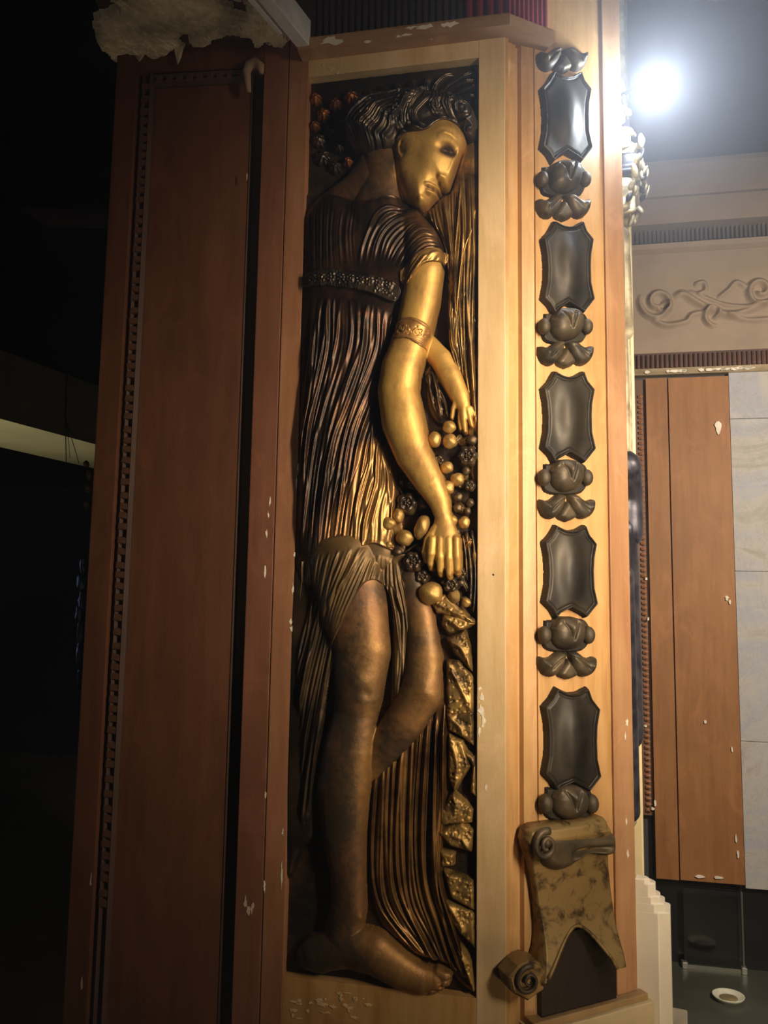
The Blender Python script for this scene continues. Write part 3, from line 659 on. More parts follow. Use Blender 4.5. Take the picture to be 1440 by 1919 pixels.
heel = R.chain([(575, 1800, 26, -20), (600, 1808, 24, -18)], 0.8)
legF = R.chain([(765, 1080, 28, -30), (785, 1160, 30, -24), (792, 1235, 37, -20), (788, 1300, 42, -18), (758, 1352, 40, -20), (722, 1398, 36, -24), (690, 1440, 30, -28)], 0.78)
armU = R.chain([(797, 478, 32, -2), (797, 510, 36, 0), (788, 560, 38, 2), (773, 630, 36, 3), (752, 690, 40, 4), (746, 735, 41, 5)], 0.82)
armL = R.chain([(746, 735, 41, 5), (756, 795, 43, 5), (774, 850, 37, 6), (806, 905, 30, 7), (824, 940, 22, 8), (831, 968, 17, 8)], 0.82)
hand = R.chain([(831, 965, 17, 8), (833, 985, 22, 6), (835, 1010, 28, 4), (836, 1030, 30, 3)], 0.7)
for fx0, fx1, ln in [(812, 808, 1064), (827, 826, 1076), (842, 843, 1082), (857, 858, 1074)]:
    hand = np.maximum(hand, R.chain([(fx0, 1012, 8.5, 17), (fx0+(fx1-fx0)*.5, (1012+ln)/2, 8.6, 17), (fx1, ln-8, 8, 10), (fx1, ln, 7, 0)], 0.95))
hand = np.maximum(hand, R.chain([(818, 990, 10, 10), (803, 1012, 9.5, 9), (797, 1035, 8.5, 6), (799, 1050, 7, 2)], 0.95))
armF = R.chain([(800, 640, 22, -26), (826, 668, 24, -22), (842, 700, 24, -18), (860, 738, 20, -14), (870, 765, 13, -10)], 0.82)
for a in ([(868, 765, 8, -6), (869, 785, 6.5, -6), (871, 806, 5, -10)], [(876, 765, 7, -6), (880, 782, 6, -8), (884, 796, 4.5, -10)], [(862, 768, 6, -9), (860, 788, 5, -10), (862, 802, 4, -12)], [(882, 762, 5.5, -8), (889, 776, 4.5, -10)], [(856, 745, 8, -8), (848, 765, 6, -10), (846, 780, 5, -12)]):
    armF = np.maximum(armF, R.chain(a, 0.95))
face_pts = [(735, 262), (760, 236), (800, 215), (840, 215), (864, 236), (873, 254), (871, 268), (864, 280), (858, 296), (850, 318), (843, 336), (840, 344), (832, 348), (823, 347), (825, 353), (818, 357), (821, 362), (812, 368), (806, 374), (800, 383), (786, 388), (769, 379), (754, 364), (743, 338), (740, 312), (742, 288)]
Hd = R.pillow(face_pts, -16, 26, 46)
fm = (Hd > -1)
X = Hd.copy()
# features of the three-quarter face
R.bumpat(X, 803, 300, 22, 24, 5)            # cheek
R.bumpat(X, 830, 256, 26, 14, 6, 10)        # brow
R.bumpat(X, 775, 320, 26, 30, -5)
R.stroke(X, [(822, 268), (836, 264), (850, 266), (862, 272)], 4.5, 4.0, 0.3)   # brow ridge
R.bumpat(X, 839, 287, 15, 9, -22, -12)    # eye socket
R.bumpat(X, 858, 282, 6, 10, -3)
R.bumpat(X, 840, 289, 7, 4.2, 9, -10)       # eyeball
R.stroke(X, [(824, 286), (836, 281), (849, 287)], 1.8, 2.6, 0.2)
R.stroke(X, [(827, 294), (838, 297), (848, 293)], 1.6, 2.0, 0.2)
R.stroke(X, [(864, 276), (858, 296), (850, 316), (843, 334)], 6.5, 10.0, 0.15)     # nose bridge
R.bumpat(X, 839, 336, 7.5, 6.5, 7)          # tip
R.bumpat(X, 826, 337, 5, 4.5, 6)            # wing of the nose
R.stroke(X, [(820, 330), (818, 337), (822, 343)], 1.6, -3.0, 0.2)
R.stroke(X, [(826, 346), (836, 347)], 2.0, -4.0, 0.2)
R.bumpat(X, 812, 346, 6, 4, -3)
R.stroke(X, [(797, 352), (808, 351), (817, 353), (823, 355)], 2.6, 5.0, 0.3)   # upper lip
R.stroke(X, [(796, 357), (808, 358), (821, 359)], 1.3, -6.0, 0.25)             # mouth line
R.stroke(X, [(799, 362), (808, 364), (817, 364)], 3.0, 5.0, 0.3)               # lower lip
R.bumpat(X, 800, 369, 8, 2.6, -3.5)
R.bumpat(X, 791, 379, 9, 7, 5)              # chin
R.bumpat(X, 757, 290, 8, 14, -3)            # in front of the ear
R.stroke(X, [(752, 268), (746, 278), (748, 292), (755, 298)], 2.6, 5, 0.2)      # ear
R.stroke(X, [(756, 270), (752, 280), (754, 290)], 1.8, -3, 0.2)
Hd = np.where(fm, X, -9.0)
body_under = np.maximum.reduce([T, neck])
legs = np.maximum.reduce([legN, legF, foot, heel])
limbs = np.maximum.reduce([armU, armL, hand, armF])
Bd = np.maximum.reduce([body_under, legs, limbs, Hd])
bm0 = Bd > -1
Bd = np.where(bm0, Bd, BASE); 
Bs = blur(Bd, 2); Bd = np.where(bm0, np.maximum(Bs, BASE), BASE)
# knee, ankle and finger modelling
for a in [(676, 1275, 22, 16, 4), (690, 1300, 8, 12, -3), (800, 1290, 18, 18, 3), (680, 1722, 8, 8, 5), (612, 1735, 10, 16, -5)]: R.bumpat(Bd, *a)
R.stroke(Bd, [(820, 1845), (838, 1840), (846, 1836)], 1.2, -2.5, .2); R.stroke(Bd, [(822, 1853), (834, 1852)], 1.2, -2.5, .2); R.stroke(Bd, [(808, 1858), (822, 1860)], 1.2, -2.0, .2)
Bd += np.where(bm0, 0.0006*nz(R.U, R.V, 90, 5), 0)
PX = R.zeros(0.12)  # gilding, plus dim legs and lit places painted into the colour
def paint(A, pts, val):
    for x, y, r, in pts:
        u, v = R.px([(x, y)])[0]; w_ = np.exp(-(((R.U-u)**2+(R.V-v)**2)/(r*.001)**2)**1.5); A[:] = A*(1-w_)+val*w_
paint(PX, [(700, 1060, 40), (740, 1130, 20), (800, 1160, 40), (810, 1240, 45), (800, 1300, 45), (770, 1350, 35)], 0.42)
R.stroke(PX, [(700, 1110), (712, 1200), (702, 1290), (692, 1400), (690, 1560), (688, 1680), (700, 1740)], 26, 300, 0.1, 20); R.stroke(PX, [(660, 1120), (660, 1290)], 40, 120, 0.3, 8)  # light along the leg's right rim painted in
paint(PX, [(720, 320, 50), (700, 280, 40)], 0.3)
paint(PX, [(700, 1750, 40), (740, 1800, 45), (790, 1830, 45), (820, 1850, 40)], 0.5)
PX = np.where(Hd > -1, 0.95, PX)
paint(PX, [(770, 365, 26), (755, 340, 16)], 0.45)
PX = np.where(armU > -1, 0.95, PX); PX = np.where((armL > -1) | (hand > -1), 1.0, PX); PX = np.where(armF > -1, 0.95, PX)
PX = blur(PX, 6)
paint(PX, [(840, 288, 13), (846, 290, 9), (833, 290, 8)], 0.0); paint(PX, [(812, 357, 4), (804, 357, 4), (820, 357, 4), (824, 344, 4)], 0.25)  # shade in eye socket, nostril and mouth painted dark
fig = fmesh(R, 'figure_body', Bd, bm0, BASE-0.002, B_body, rel, 'smooth bronze face, neck, arms, legs and foot, gilt rubbed on face and arms, leg light and eye shade painted in', PX)

# --- dress
dress_pts = [(550, 352), (600, 356), (650, 372), (690, 384), (720, 374), (752, 369), (790, 396), (824, 442), (838, 476), (836, 498), (812, 506), (780, 520), (764, 540), (748, 590), (722, 650), (712, 700), (716, 800), (738, 860), (750, 930), (752, 975), (757, 1038), (726, 1030), (700, 1020), (668, 1034), (652, 1046), (636, 1032), (604, 1054), (596, 1042), (570, 1052), (540, 1060), (535, 700)]
D = R.sdf(dress_pts); dm = D > 0
sh = np.clip(D/0.012, 0, 1); shs = np.sqrt(np.maximum(1-(1-sh)**2, 0))
Dr = np.maximum(body_under, -0.026)
Dr = np.where(Dr < -1, -0.024, Dr); Dr = blur(Dr, 6)+0.002+0.004*shs
# sleeve volume
Dr = np.maximum(Dr, R.chain([(770, 408, 26, -12), (790, 450, 38, -6), (795, 485, 40, -2)], 0.8))
Dr = blur(Dr, 4)
D0 = Dr.copy()
sl = lerp_guides([[(676, 500), (682, 465), (700, 422), (728, 396), (768, 388)], [(712, 492), (726, 448), (756, 420), (785, 413)], [(735, 498), (752, 470), (780, 436), (806, 430)], [(752, 505), (772, 474), (796, 455), (820, 452)], [(768, 516), (785, 498), (806, 480), (832, 474)]], 17, 0.25)
for g in sl: R.stroke(Dr, g, random.uniform(1.8, 3.2), random.uniform(2.6, 5.0), 0.25, 14, dm)
for g in [[(700, 386), (716, 376), (734, 371), (752, 371)]]: R.stroke(Dr, g, 2, 4, 0.2, 12, dm)
bo = lerp_guides([[(578, 372), (580, 440), (583, 515)], [(605, 372), (604, 440), (603, 515)], [(640, 385), (633, 440), (636, 510)], [(672, 392), (664, 440), (668, 500)]], 17, 0.4)
for g in bo: R.stroke(Dr, g, random.uniform(1.6, 3.0), random.uniform(1.2, 3.2), 0.3, 12, dm)
sk = lerp_guides([[(588, 556), (582, 640), (574, 720), (566, 800), (560, 880)], [(612, 560), (606, 640), (592, 730), (572, 840), (560, 980)], [(640, 562), (636, 640), (616, 730), (588, 860), (566, 1040)],
                  [(668, 566), (664, 640), (640, 730), (606, 860), (582, 1040)], [(696, 574), (690, 650), (662, 740), (626, 860), (600, 1046)], [(722, 582), (712, 650), (684, 740), (650, 850), (622, 1036)],
                  [(738, 592), (722, 664), (702, 750), (676, 850), (652, 1040)]], 32, 0.6)
wob = lambda g, q: [(x+q*math.sin(i*0.9+ph), y) for ph in (random.uniform(0, 6.28),) for i, (x, y) in enumerate(g)]
for g in sk: R.stroke(Dr, wob(g, 2.2), random.choice((1.4, 1.8, 2.4, 3.4, 4.6)), random.uniform(1.8, 6.5), random.choice((0.06, 0.15, 0.35)), 18, dm)
sk2 = lerp_guides([[(704, 745), (694, 820), (676, 900), (658, 1040)], [(712, 800), (706, 870), (694, 940), (676, 1030)], [(720, 830), (720, 890), (712, 950), (700, 1020)], [(730, 850), (736, 900), (738, 960), (738, 1028)]], 14, 0.3)
for g in sk2: R.stroke(Dr, wob(g, 2.5), random.choice((1.6, 2.2, 3.0, 4.4)), random.uniform(2.5, 8), 0.15, 16, dm)
for g in lerp_guides([[(600, 800), (585, 900), (575, 1040)], [(640, 850), (612, 940), (600, 1045)], [(690, 870), (668, 950), (655, 1040)]], 9, .3): R.stroke(Dr, g, 1.6, -3.0, 0.2, 12, dm)
# hem with raised beads
R.stroke(Dr, [(560, 1050), (596, 1040), (604, 1050), (636, 1030), (652, 1042), (668, 1031), (700, 1017), (726, 1027), (756, 1035)], 4, 4.0, 0.02, 30, dm)
for k in range(26):
    x = 600+k*5.8; y = 1040-18*math.exp(-((x-700)/24)**2)+random.uniform(-3, 3); R.bumpat(Dr, x, y, 1.6, 1.6, 2.2)
Dr = np.where(dm, Dr, BASE)
armmask = np.maximum(armU, armL) > -1
DG = R.zeros(0.05)  # own gold plus painted-in light on the lower right skirt
paint(DG, [(700, 930, 60), (720, 990, 50), (670, 980, 50), (700, 860, 40), (640, 1010, 40)], 0.75); paint(DG, [(800, 450, 40), (770, 420, 30)], 0.35); paint(DG, [(655, 780, 60)], 0.25)
fmesh(R, 'dress', blur(Dr, 1), dm & ~(armmask & (R.V < R.px([(800, 520)])[0][1])), BASE-0.002, B_dgild, fig, 'dark pleated bronze dress', DG)
# --- belt of rosettes
BT = R.zeros(-9.0)
belt = R.chain([(576, 524, 15, 0), (620, 524, 16, 0), (670, 530, 17, 0), (705, 540, 18, 0), (736, 552, 19, 0)], 0.0)
bmk = belt > -1
hb = blur(np.where(D0 < -1, -0.02, D0), 3)+0.006
for k in range(9):
    x = 588+k*18; y = 525+0.6*max(0, (x-640)/4)**1.0*0.9
    for a in range(7):
        R.bumpat(hb, x+6.2*math.cos(a*.9), y+6.2*math.sin(a*.9), 2.6, 2.6, 3.4)
    R.bumpat(hb, x, y, 2.6, 2.6, 5.5)
R.stroke(hb, [(572, 510), (620, 510), (670, 515), (705, 524), (745, 536)], 1.8, 4, 0.02, 16); R.stroke(hb, [(572, 539), (620, 540), (670, 546), (705, 556), (745, 570)], 1.8, 4, 0.02, 16)
for k in range(150):
    x = random.uniform(575, 742); R.bumpat(hb, x, 525+max(0, (x-640))*0.26+random.uniform(-12, 12), 1.6, 1.6, random.uniform(1, 2.6))
fmesh(R, 'belt', hb, bmk, BASE, B_hair, fig, 'dark beaded belt of small rosettes')
# --- armband
A = R.sdf([(737, 612), (772, 604), (808, 616), (812, 630), (800, 657), (768, 644), (734, 640)], True)
ab = np.where(armU > -1, np.maximum(armU, armL), 0)+0.0022; am = (A > 0) & (armU > -1)
R.stroke(ab, [(736, 614), (772, 607), (808, 621)], 1.8, 2.4, 0.0); R.stroke(ab, [(736, 638), (768, 641), (802, 654)], 1.8, 2.4, 0.0); R.stroke(ab, [(736, 633), (768, 635), (804, 648)], 1.2, 1.6, 0.0)
for k in range(90):
    x = random.uniform(742, 804); y = 624+ (x-742)*0.12+random.uniform(-8, 8); R.bumpat(ab, x, y, 1.5, 1.5, -2.0)
fmesh(R, 'armband', ab, am, -0.005, bronze('copper_armband', (0.30, 0.15, 0.05), (0.55, 0.30, 0.10), 0.35, 0.6, 0.4, 0.6, 30), fig, 'coppery openwork armband')
# --- sleeve edge ruffle over the arm
sm_ = R.sdf([(752, 512), (775, 492), (800, 478), (836, 470), (838, 486), (826, 496), (800, 505), (775, 528), (764, 540), (752, 530)])
se = np.maximum(np.where(armU > -1, armU, -0.01), D0)+0.004
for g in lerp_guides([[(756, 528), (768, 505), (786, 488)], [(772, 528), (786, 508), (800, 490)], [(795, 508), (808, 492), (818, 480)], [(822, 498), (830, 486), (834, 474)]], 11, .3): R.stroke(se, g, 2.0, 3.6, 0.2)
fmesh(R, 'sleeve_hem', blur(se, 1), sm_ > 0, -0.01, bronze('half_worn_bronze', (0.10, 0.06, 0.025), (0.45, 0.26, 0.08), 0.38, 0.6, 0.34, 0.7, 18), fig)

# --- hair
hair_pts = [(664, 282), (646, 262), (640, 230), (648, 200), (672, 182), (706, 172), (745, 168), (790, 165), (835, 168), (868, 178), (890, 200), (896, 230), (888, 256), (874, 256), (862, 243), (842, 236), (822, 244), (806, 258), (782, 262), (758, 262), (742, 276), (722, 286), (694, 292)]
Hr = R.pillow(hair_pts, -22, 30, 52); hm = Hr > -1
Hr = np.where(hm, np.maximum(Hr, np.where(Hd > -1, blur(np.maximum(Hd, BASE), 3)+0.004, -9)), Hr)
Hr = np.where(hm, blur(np.maximum(Hr, BASE), 5), Hr)
def lock(pts, w=3.0, a=5.0, n=20): R.stroke(Hr, pts, w, a, 0.12, n, hm)
for k, dx in enumerate((0, 5, 10)):
    lock([(800+dx, 178), (797+dx, 196), (784+dx, 210), (772+dx*.9, 226), (778+dx*.8, 241), (796+dx*.5, 250)], 2.0, 5.5)
for dx in (0, 5, 10): lock([(786+dx, 180), (772+dx, 198), (761+dx, 218), (757+dx, 238), (770+dx*.7, 252), (795, 258)], 2.0, 5.5)
for dx in (0, 5, 10, 15): lock([(770+dx, 180), (752+dx, 200), (742+dx, 222), (744+dx*.8, 246), (758+dx*.4, 262)], 2.1, 5.0)
for dx in (0, 6, 12): lock([(812+dx, 176), (816+dx, 194), (808+dx, 210), (816+dx, 226), (836+dx, 236)], 2.0, 5.5)
for dx in (0, 6, 11): lock([(828+dx, 178), (836+dx, 192), (832+dx, 206), (840+dx*.8, 222), (852+dx*.5, 236)], 2.0, 4.5)
for c in [(868, 214, 22, 1.8, 2.5, -1), (820, 212, 10, 1.2, 0, 1), (880, 242, 11, 1.2, 2, 1), (848, 190, 10, 1.1, 1, 1)]:
    lock(spiral(*c), 2.2, 6.0, 40)
for g in lerp_guides([[(800, 176), (760, 176), (715, 184), (672, 200), (650, 232), (660, 268)], [(796, 180), (758, 190), (720, 204), (692, 222), (680, 250), (690, 280)], [(790, 186), (760, 204), (732, 224), (716, 246), (706, 268), (704, 288)], [(778, 200), (756, 220), (744, 240), (736, 258), (730, 272), (728, 282)]], 15, .3):
    lock([(x+3*math.sin(i*1.1+y*.02), y+2*math.cos(i*1.3)) for i, (x, y) in enumerate(g)], random.uniform(1.6, 3.4), random.uniform(3.5, 8), 26)
lock([(862, 240), (876, 250), (888, 258), (893, 244)], 2.2, 5); lock([(660, 205), (700, 186), (750, 180), (800, 178), (850, 182), (886, 205)], 3.5, 4.5, 30)
for k in range(60):
    a = random.uniform(650, 890); b = random.uniform(175, 250); th = random.uniform(0, 6.28); L_ = random.uniform(8, 16)
    lock([(a, b), (a+L_*.5*math.cos(th), b+L_*.5*math.sin(th)), (a+L_*math.cos(th+.8), b+L_*math.sin(th+.8))], 1.3, random.uniform(1.2, 3), 6)
fmesh(R, 'hair', blur(Hr, 1), hm, BASE, B_hair, fig, 'black bronze hair in waves and ringlets')
# --- wreath behind the head
for k, (pts, w1, a1) in enumerate([([(814, 166), (838, 148), (866, 130), (888, 116)], 5, 12), ([(826, 166), (850, 150), (872, 140), (890, 134)], 5, 14), ([(838, 168), (862, 158), (884, 148), (893, 146)], 4.5, 12), ([(806, 160), (816, 144), (832, 130), (850, 122)], 6, 12), ([(850, 170), (872, 166), (893, 164)], 4.5, 10),
        ([(796, 160), (796, 142), (806, 126)], 7, 10), ([(776, 160), (768, 144), (772, 132)], 7, 9), ([(756, 164), (742, 150), (740, 138)], 7, 9), ([(734, 168), (716, 156), (708, 142)], 7, 8), ([(708, 176), (690, 164), (680, 152)], 7, 8), ([(684, 186), (664, 176), (652, 168)], 7, 8)]):
    Lf = R.zeros(0.0); R.stroke(Lf, pts, w1, a1, 0.3, 14); R.stroke(Lf, pts, 1.2, -a1*.35, 0.2, 14)
    fmesh(R, 'wreath_leaf', Lf-0.026, Lf > a1*0.00022, BASE, B_hair, rel)
# --- foliage at upper left
for (x, y, r, n, mat) in [(652, 166, 15, 7, B_foli), (622, 180, 13, 6, B_foli), (600, 200, 14, 6, B_foli), (612, 230, 12, 6, B_back), (592, 250, 14, 7, B_hair), (598, 282, 17, 7, B_hair), (630, 262, 13, 6, B_hair), (636, 212, 13, 5, B_back), (585, 170, 12, 6, B_foli), (622, 300, 14, 6, B_back), (646, 290, 11, 5, B_foli), (584, 222, 10, 5, B_foli)]:
    Lf = R.zeros(0.0)
    a0_ = random.uniform(0, 6)
    for a in range(n):
        th = a0_+a*2*math.pi/n; R.stroke(Lf, [(x, y), (x+r*.5*math.cos(th), y+r*.5*math.sin(th)), (x+r*math.cos(th+.3), y+r*math.sin(th+.3))], 3.6, 9, 0.35, 6)
    R.bumpat(Lf, x, y, 4, 4, 6)
    fmesh(R, 'foliage_sprig', Lf-0.027, Lf > 0.002, BASE, mat, rel)

# --- lower drapery behind the legs
def drape(name, outline, guides, n, w, a, base, top, edge, mat, label=None, jit=0.3, extra=None):
    Z = R.sdf(outline); mk = Z > 0; x = np.clip(Z/(edge*0.001), 0, 1)
    Hh = R.zeros(0.0)+(base+(top-base)*np.sqrt(np.maximum(1-(1-x)**2, 0)))*0.001
    for g in lerp_guides(guides, n, jit): R.stroke(Hh, [(x+1.8*math.sin(i*.8+g[0][0]), y) for i, (x, y) in enumerate(g)], random.uniform(w*.5, w*1.5), random.uniform(a*.6, a*1.2), 0.08, 16, mk)
    if extra: extra(Hh, mk)
    return fmesh(R, name, blur(Hh, 1), mk, BASE, mat, rel, label), Hh, mk
B_skirt = bronze('brown_bronze_curtain', (0.07, 0.035, 0.015), (0.32, 0.17, 0.05), 0.40, 0.66, 0.34, 0.72, 8)
drape('hanging_drapery', [(690, 1400), (760, 1340), (830, 1270), (842, 1330), (838, 1500), (828, 1600), (840, 1700), (872, 1800), (893, 1875), (855, 1850), (830, 1812), (788, 1806), (745, 1778), (700, 1722), (686, 1600)],
      [[(700, 1450), (694, 1600), (700, 1690), (735, 1745), (790, 1805)], [(735, 1400), (728, 1560), (736, 1680), (775, 1760), (820, 1815)], [(780, 1350), (770, 1540), (775, 1680), (806, 1760), (838, 1830)], [(815, 1320), (808, 1500), (810, 1650), (832, 1750), (862, 1835)], [(834, 1320), (830, 1500), (822, 1640), (850, 1740), (884, 1850)]], 17, 3.2, 9, -28, -18, 14, B_skirt)
drape('side_drapery', [(540, 1040), (600, 1040), (680, 1060), (720, 1085), (712, 1100), (690, 1090), (650, 1150), (612, 1300), (600, 1420), (590, 1560), (560, 1600), (530, 1640), (520, 1300)],
      [[(600, 1060), (575, 1150), (555, 1250)], [(630, 1080), (595, 1220), (560, 1400)], [(655, 1090), (618, 1220), (580, 1440), (560, 1560)], [(690, 1090), (645, 1170), (610, 1330), (592, 1500)]], 14, 3.4, 7, -27, -8, 22, B_dress)
def tun(Hh, mk):
    tg = lerp_guides([[(560, 1030), (556, 1110), (552, 1200)], [(590, 1040), (578, 1120), (566, 1230)], [(622, 1036), (604, 1110), (588, 1200)], [(655, 1030), (634, 1090), (614, 1150)], [(690, 1026), (668, 1066), (646, 1100)]], 13, .4)
    Hh[:] = np.where(mk, np.maximum(Hh, np.maximum(np.where(legN > -1, legN+0.0035, -9), np.where(body_under > -1, blur(np.maximum(body_under, BASE), 4)+0.003, -9))), Hh)
    for g in lerp_guides([[(650, 1045), (620, 1120), (600, 1200)], [(690, 1040), (660, 1110), (630, 1180)], [(712, 1040), (704, 1090), (690, 1110)], [(740, 1050), (748, 1100), (765, 1160)]], 16, .3): R.stroke(Hh, g, 2.6, 4.2, 0.2, 12, mk)
    for g in tg: R.stroke(Hh, g, random.uniform(2, 4.5), random.uniform(3, 7), 0.15, 12, mk)
drape('tunic_skirt', [(545, 1020), (640, 1005), (700, 1000), (748, 1010), (775, 1090), (790, 1120), (800, 1150), (782, 1130), (772, 1180), (772, 1260), (764, 1310), (744, 1360), (728, 1360), (730, 1250), (732, 1150), (722, 1106), (706, 1088), (690, 1092), (676, 1110), (640, 1180), (600, 1240), (560, 1240)],
      [[(712, 1095), (730, 1140), (738, 1220), (740, 1320)], [(735, 1090), (752, 1150), (756, 1230), (752, 1310)], [(755, 1080), (772, 1130), (776, 1180), (770, 1260)]], 8, 2.6, 6, -24, -12, 16, bronze('olive_brown_tunic', (0.07, 0.045, 0.022), (0.26, 0.16, 0.06), 0.38, 0.68, 0.42, 0.5, 8), extra=tun)
# --- veil and ribbons at the upper right
drape('veil', [(868, 262), (893, 262), (895, 500), (896, 880), (880, 880), (868, 720), (850, 690), (838, 640), (838, 560), (838, 500), (826, 440), (800, 400), (784, 392), (808, 376), (826, 356), (842, 350), (852, 320)],
      [[(800, 385), (815, 420), (832, 460), (840, 500)], [(822, 362), (830, 420), (842, 480), (842, 600), (842, 650)], [(836, 352), (842, 430), (850, 520), (846, 600), (850, 670)], [(852, 330), (856, 430), (852, 540), (856, 640), (864, 700)], [(866, 300), (872, 420), (868, 540), (874, 660), (884, 760)], [(886, 280), (888, 420), (886, 560), (890, 700), (892, 820)]], 15, 2.6, 8.5, -28, -20, 8, bronze('worn_bronze_veil', (0.07, 0.045, 0.022), (0.42, 0.25, 0.08), 0.40, 0.64, 0.3, 0.75, 10))
for pts, w1, a1 in [([(864, 330), (858, 400), (852, 470), (850, 540), (846, 590), (842, 620), (848, 660), (858, 690)], 2.6, 15), ([(868, 420), (864, 480), (858, 540), (854, 600), (853, 650)], 2.2, 12), ([(862, 600), (865, 650), (870, 690), (876, 720)], 2.2, 10), ([(890, 380), (884, 420), (872, 450), (864, 480)], 3, 9)]:
    Lf = R.zeros(0.0); R.stroke(Lf, pts, w1, a1, 0.06, 20); fmesh(R, 'ribbon', Lf-0.022, Lf > a1*0.00018, BASE, B_rib, rel)
for k, (x, y, rx, ry, an) in enumerate([(876, 470, 8, 24, 10), (872, 545, 12, 16, -25), (884, 590, 9, 20, 20), (878, 640, 9, 18, -20), (886, 690, 8, 20, 10), (884, 420, 8, 22, -15), (882, 350, 9, 26, 0), (820, 730, 7, 22, 25), (828, 752, 6, 20, 10), (816, 705, 8, 16, 35)]):
    Lf = R.zeros(0.0); R.bumpat(Lf, x, y, rx, ry, 11, an); th = math.radians(an)
    R.stroke(Lf, [(x-ry*math.sin(th), y-ry*math.cos(th)), (x+ry*math.sin(th), y+ry*math.cos(th))], 1.3, -4, 0.1)
    fmesh(R, 'leaf', Lf-0.025, Lf > 0.0035, BASE, B_scarf if k % 2 else B_flower, rel)
# --- patterned scarf in folds down the right edge
for poly in [[(800, 1120), (832, 1112), (866, 1140), (894, 1168), (880, 1172), (846, 1158), (815, 1150)], [(828, 1152), (860, 1152), (894, 1170), (868, 1182), (838, 1192), (824, 1172)], [(832, 1196), (870, 1180), (882, 1212), (886, 1264), (852, 1232)],
             [(834, 1238), (860, 1236), (887, 1270), (888, 1344), (834, 1344)], [(834, 1338), (888, 1332), (888, 1404), (866, 1386), (838, 1372)], [(838, 1376), (868, 1390), (882, 1440), (850, 1492), (838, 1460)], [(848, 1486), (888, 1520), (884, 1548), (824, 1552), (820, 1528)],
             [(814, 1562), (864, 1544), (888, 1560), (884, 1604), (842, 1592)], [(822, 1596), (852, 1604), (850, 1630), (824, 1632)], [(828, 1636), (888, 1656), (890, 1716), (842, 1690)], [(832, 1690), (890, 1716), (892, 1790), (862, 1760), (838, 1730)], [(838, 1745), (850, 1750), (884, 1810), (892, 1868), (884, 1870), (858, 1800)], [(856, 1400), (892, 1420), (893, 1500), (880, 1490), (884, 1440)]]:
    Z = R.sdf(poly, False); mk = Z > 0; x = np.clip(Z/0.007, 0, 1); Hh = -0.027+0.019*np.sqrt(1-(1-x)**2)+R.zeros()
    cx = np.mean([p[0] for p in poly]); cy = np.mean([p[1] for p in poly])
    xs = [p[0] for p in poly]; ys = [p[1] for p in poly]
    for k in range(int((max(xs)-min(xs))*(max(ys)-min(ys))/70)):
        R.bumpat(Hh, random.uniform(min(xs), max(xs)), random.uniform(min(ys), max(ys)), 1.8, 1.8, -3.0)
    if len(poly) > 4: R.stroke(Hh, [poly[0], (cx, cy), poly[3]], 5, 5, 0.2, 8, mk)
    fmesh(R, 'scarf_fold', blur(Hh, 1), mk, BASE, B_scarf, rel)

for k in range(44):
    x = random.uniform(742, 889); y = random.uniform(800, 1130)
    if (armL.max() > 0) and abs(x-(812+(y-900)*0.3)) < 34 and y < 980: continue
    if 795 < x < 872 and 980 < y < 1085: continue
    if x < 742+ (y-900)*0.25 and y < 960: continue
    Lf = R.zeros(0.0); rx, ry, an = random.uniform(5, 9), random.uniform(10, 18), random.uniform(-80, 80); R.bumpat(Lf, x, y, rx, ry, random.uniform(10, 15), an); th = math.radians(an)
    R.stroke(Lf, [(x-ry*math.sin(th), y-ry*math.cos(th)), (x+ry*math.sin(th), y+ry*math.cos(th))], 1.2, -3, 0.1)
    fmesh(R, 'leaf', Lf-0.022, Lf > 0.003, BASE, random.choice((B_flower, B_scarf, B_flower, B_skirt)), rel)
drape('elbow_drapery', [(792, 690), (806, 676), (822, 700), (846, 740), (856, 775), (846, 792), (820, 790), (800, 760)], [[(796, 700), (806, 740), (822, 785)], [(806, 690), (824, 730), (842, 780)]], 7, 2.6, 8, -28, -20, 8, B_dress)
# --- fruit, berries and blossoms
def fruit(x, y, rx, ry, h, mat=B_fruit, name='fruit', an=0):
    u, v = FR.uv(x, y, 0.002); k = 0.00102
    bmx = bmesh.new(); bmesh.ops.create_uvsphere(bmx, u_segments=20, v_segments=14, radius=1)
    for vt in bmx.verts:
        f = 1+0.05*math.sin(3*vt.co.x+5*vt.co.y+x); vt.co *= f
    me = bpy.data.meshes.new(name); bmx.to_mesh(me); bmx.free()
    me.polygons.foreach_set('use_smooth', [True]*len(me.polygons))
    return link(name, me, mat, rel, mwR @ Matrix.Translation((u, v, h*0.001)) @ Matrix.Rotation(math.radians(an), 4, 'Z') @ Matrix.Diagonal((rx*k, ry*k, max(rx, ry)*k*0.8, 1)))
def blossom(x, y, r, h, petals=6, mat=B_flower, deep=0.6):
    u, v = FR.uv(x, y, 0.002); k = 0.00102*r; V = []; F = []; nr, nt_ = 12, 48
    for i in range(nr+1):
        q = i/nr
        for j in range(nt_):
            t = 2*math.pi*j/nt_; lobe = 0.84+0.16*abs(math.cos(petals*t/2))
            rad = q*lobe; z = 0.55*math.sin(min(1, q*1.02)*math.pi)**0.8*(0.75+0.25*abs(math.cos(petals*t/2)))+0.30*math.exp(-(q/0.22)**2)-deep*0.35*math.exp(-((q-0.33)/0.1)**2)
            if i == nr: z = -0.5
            V.append((rad*math.cos(t)*k, rad*math.sin(t)*k, z*k))
    for i in range(nr):
        for j in range(nt_): F.append((i*nt_+j, (i+1)*nt_+j, (i+1)*nt_+(j+1) % nt_, i*nt_+(j+1) % nt_))
    me = me_from(V, F, 'blossom', True)
    return link('blossom', me, mat, rel, mwR @ Matrix.Translation((u, v, h*0.001)))
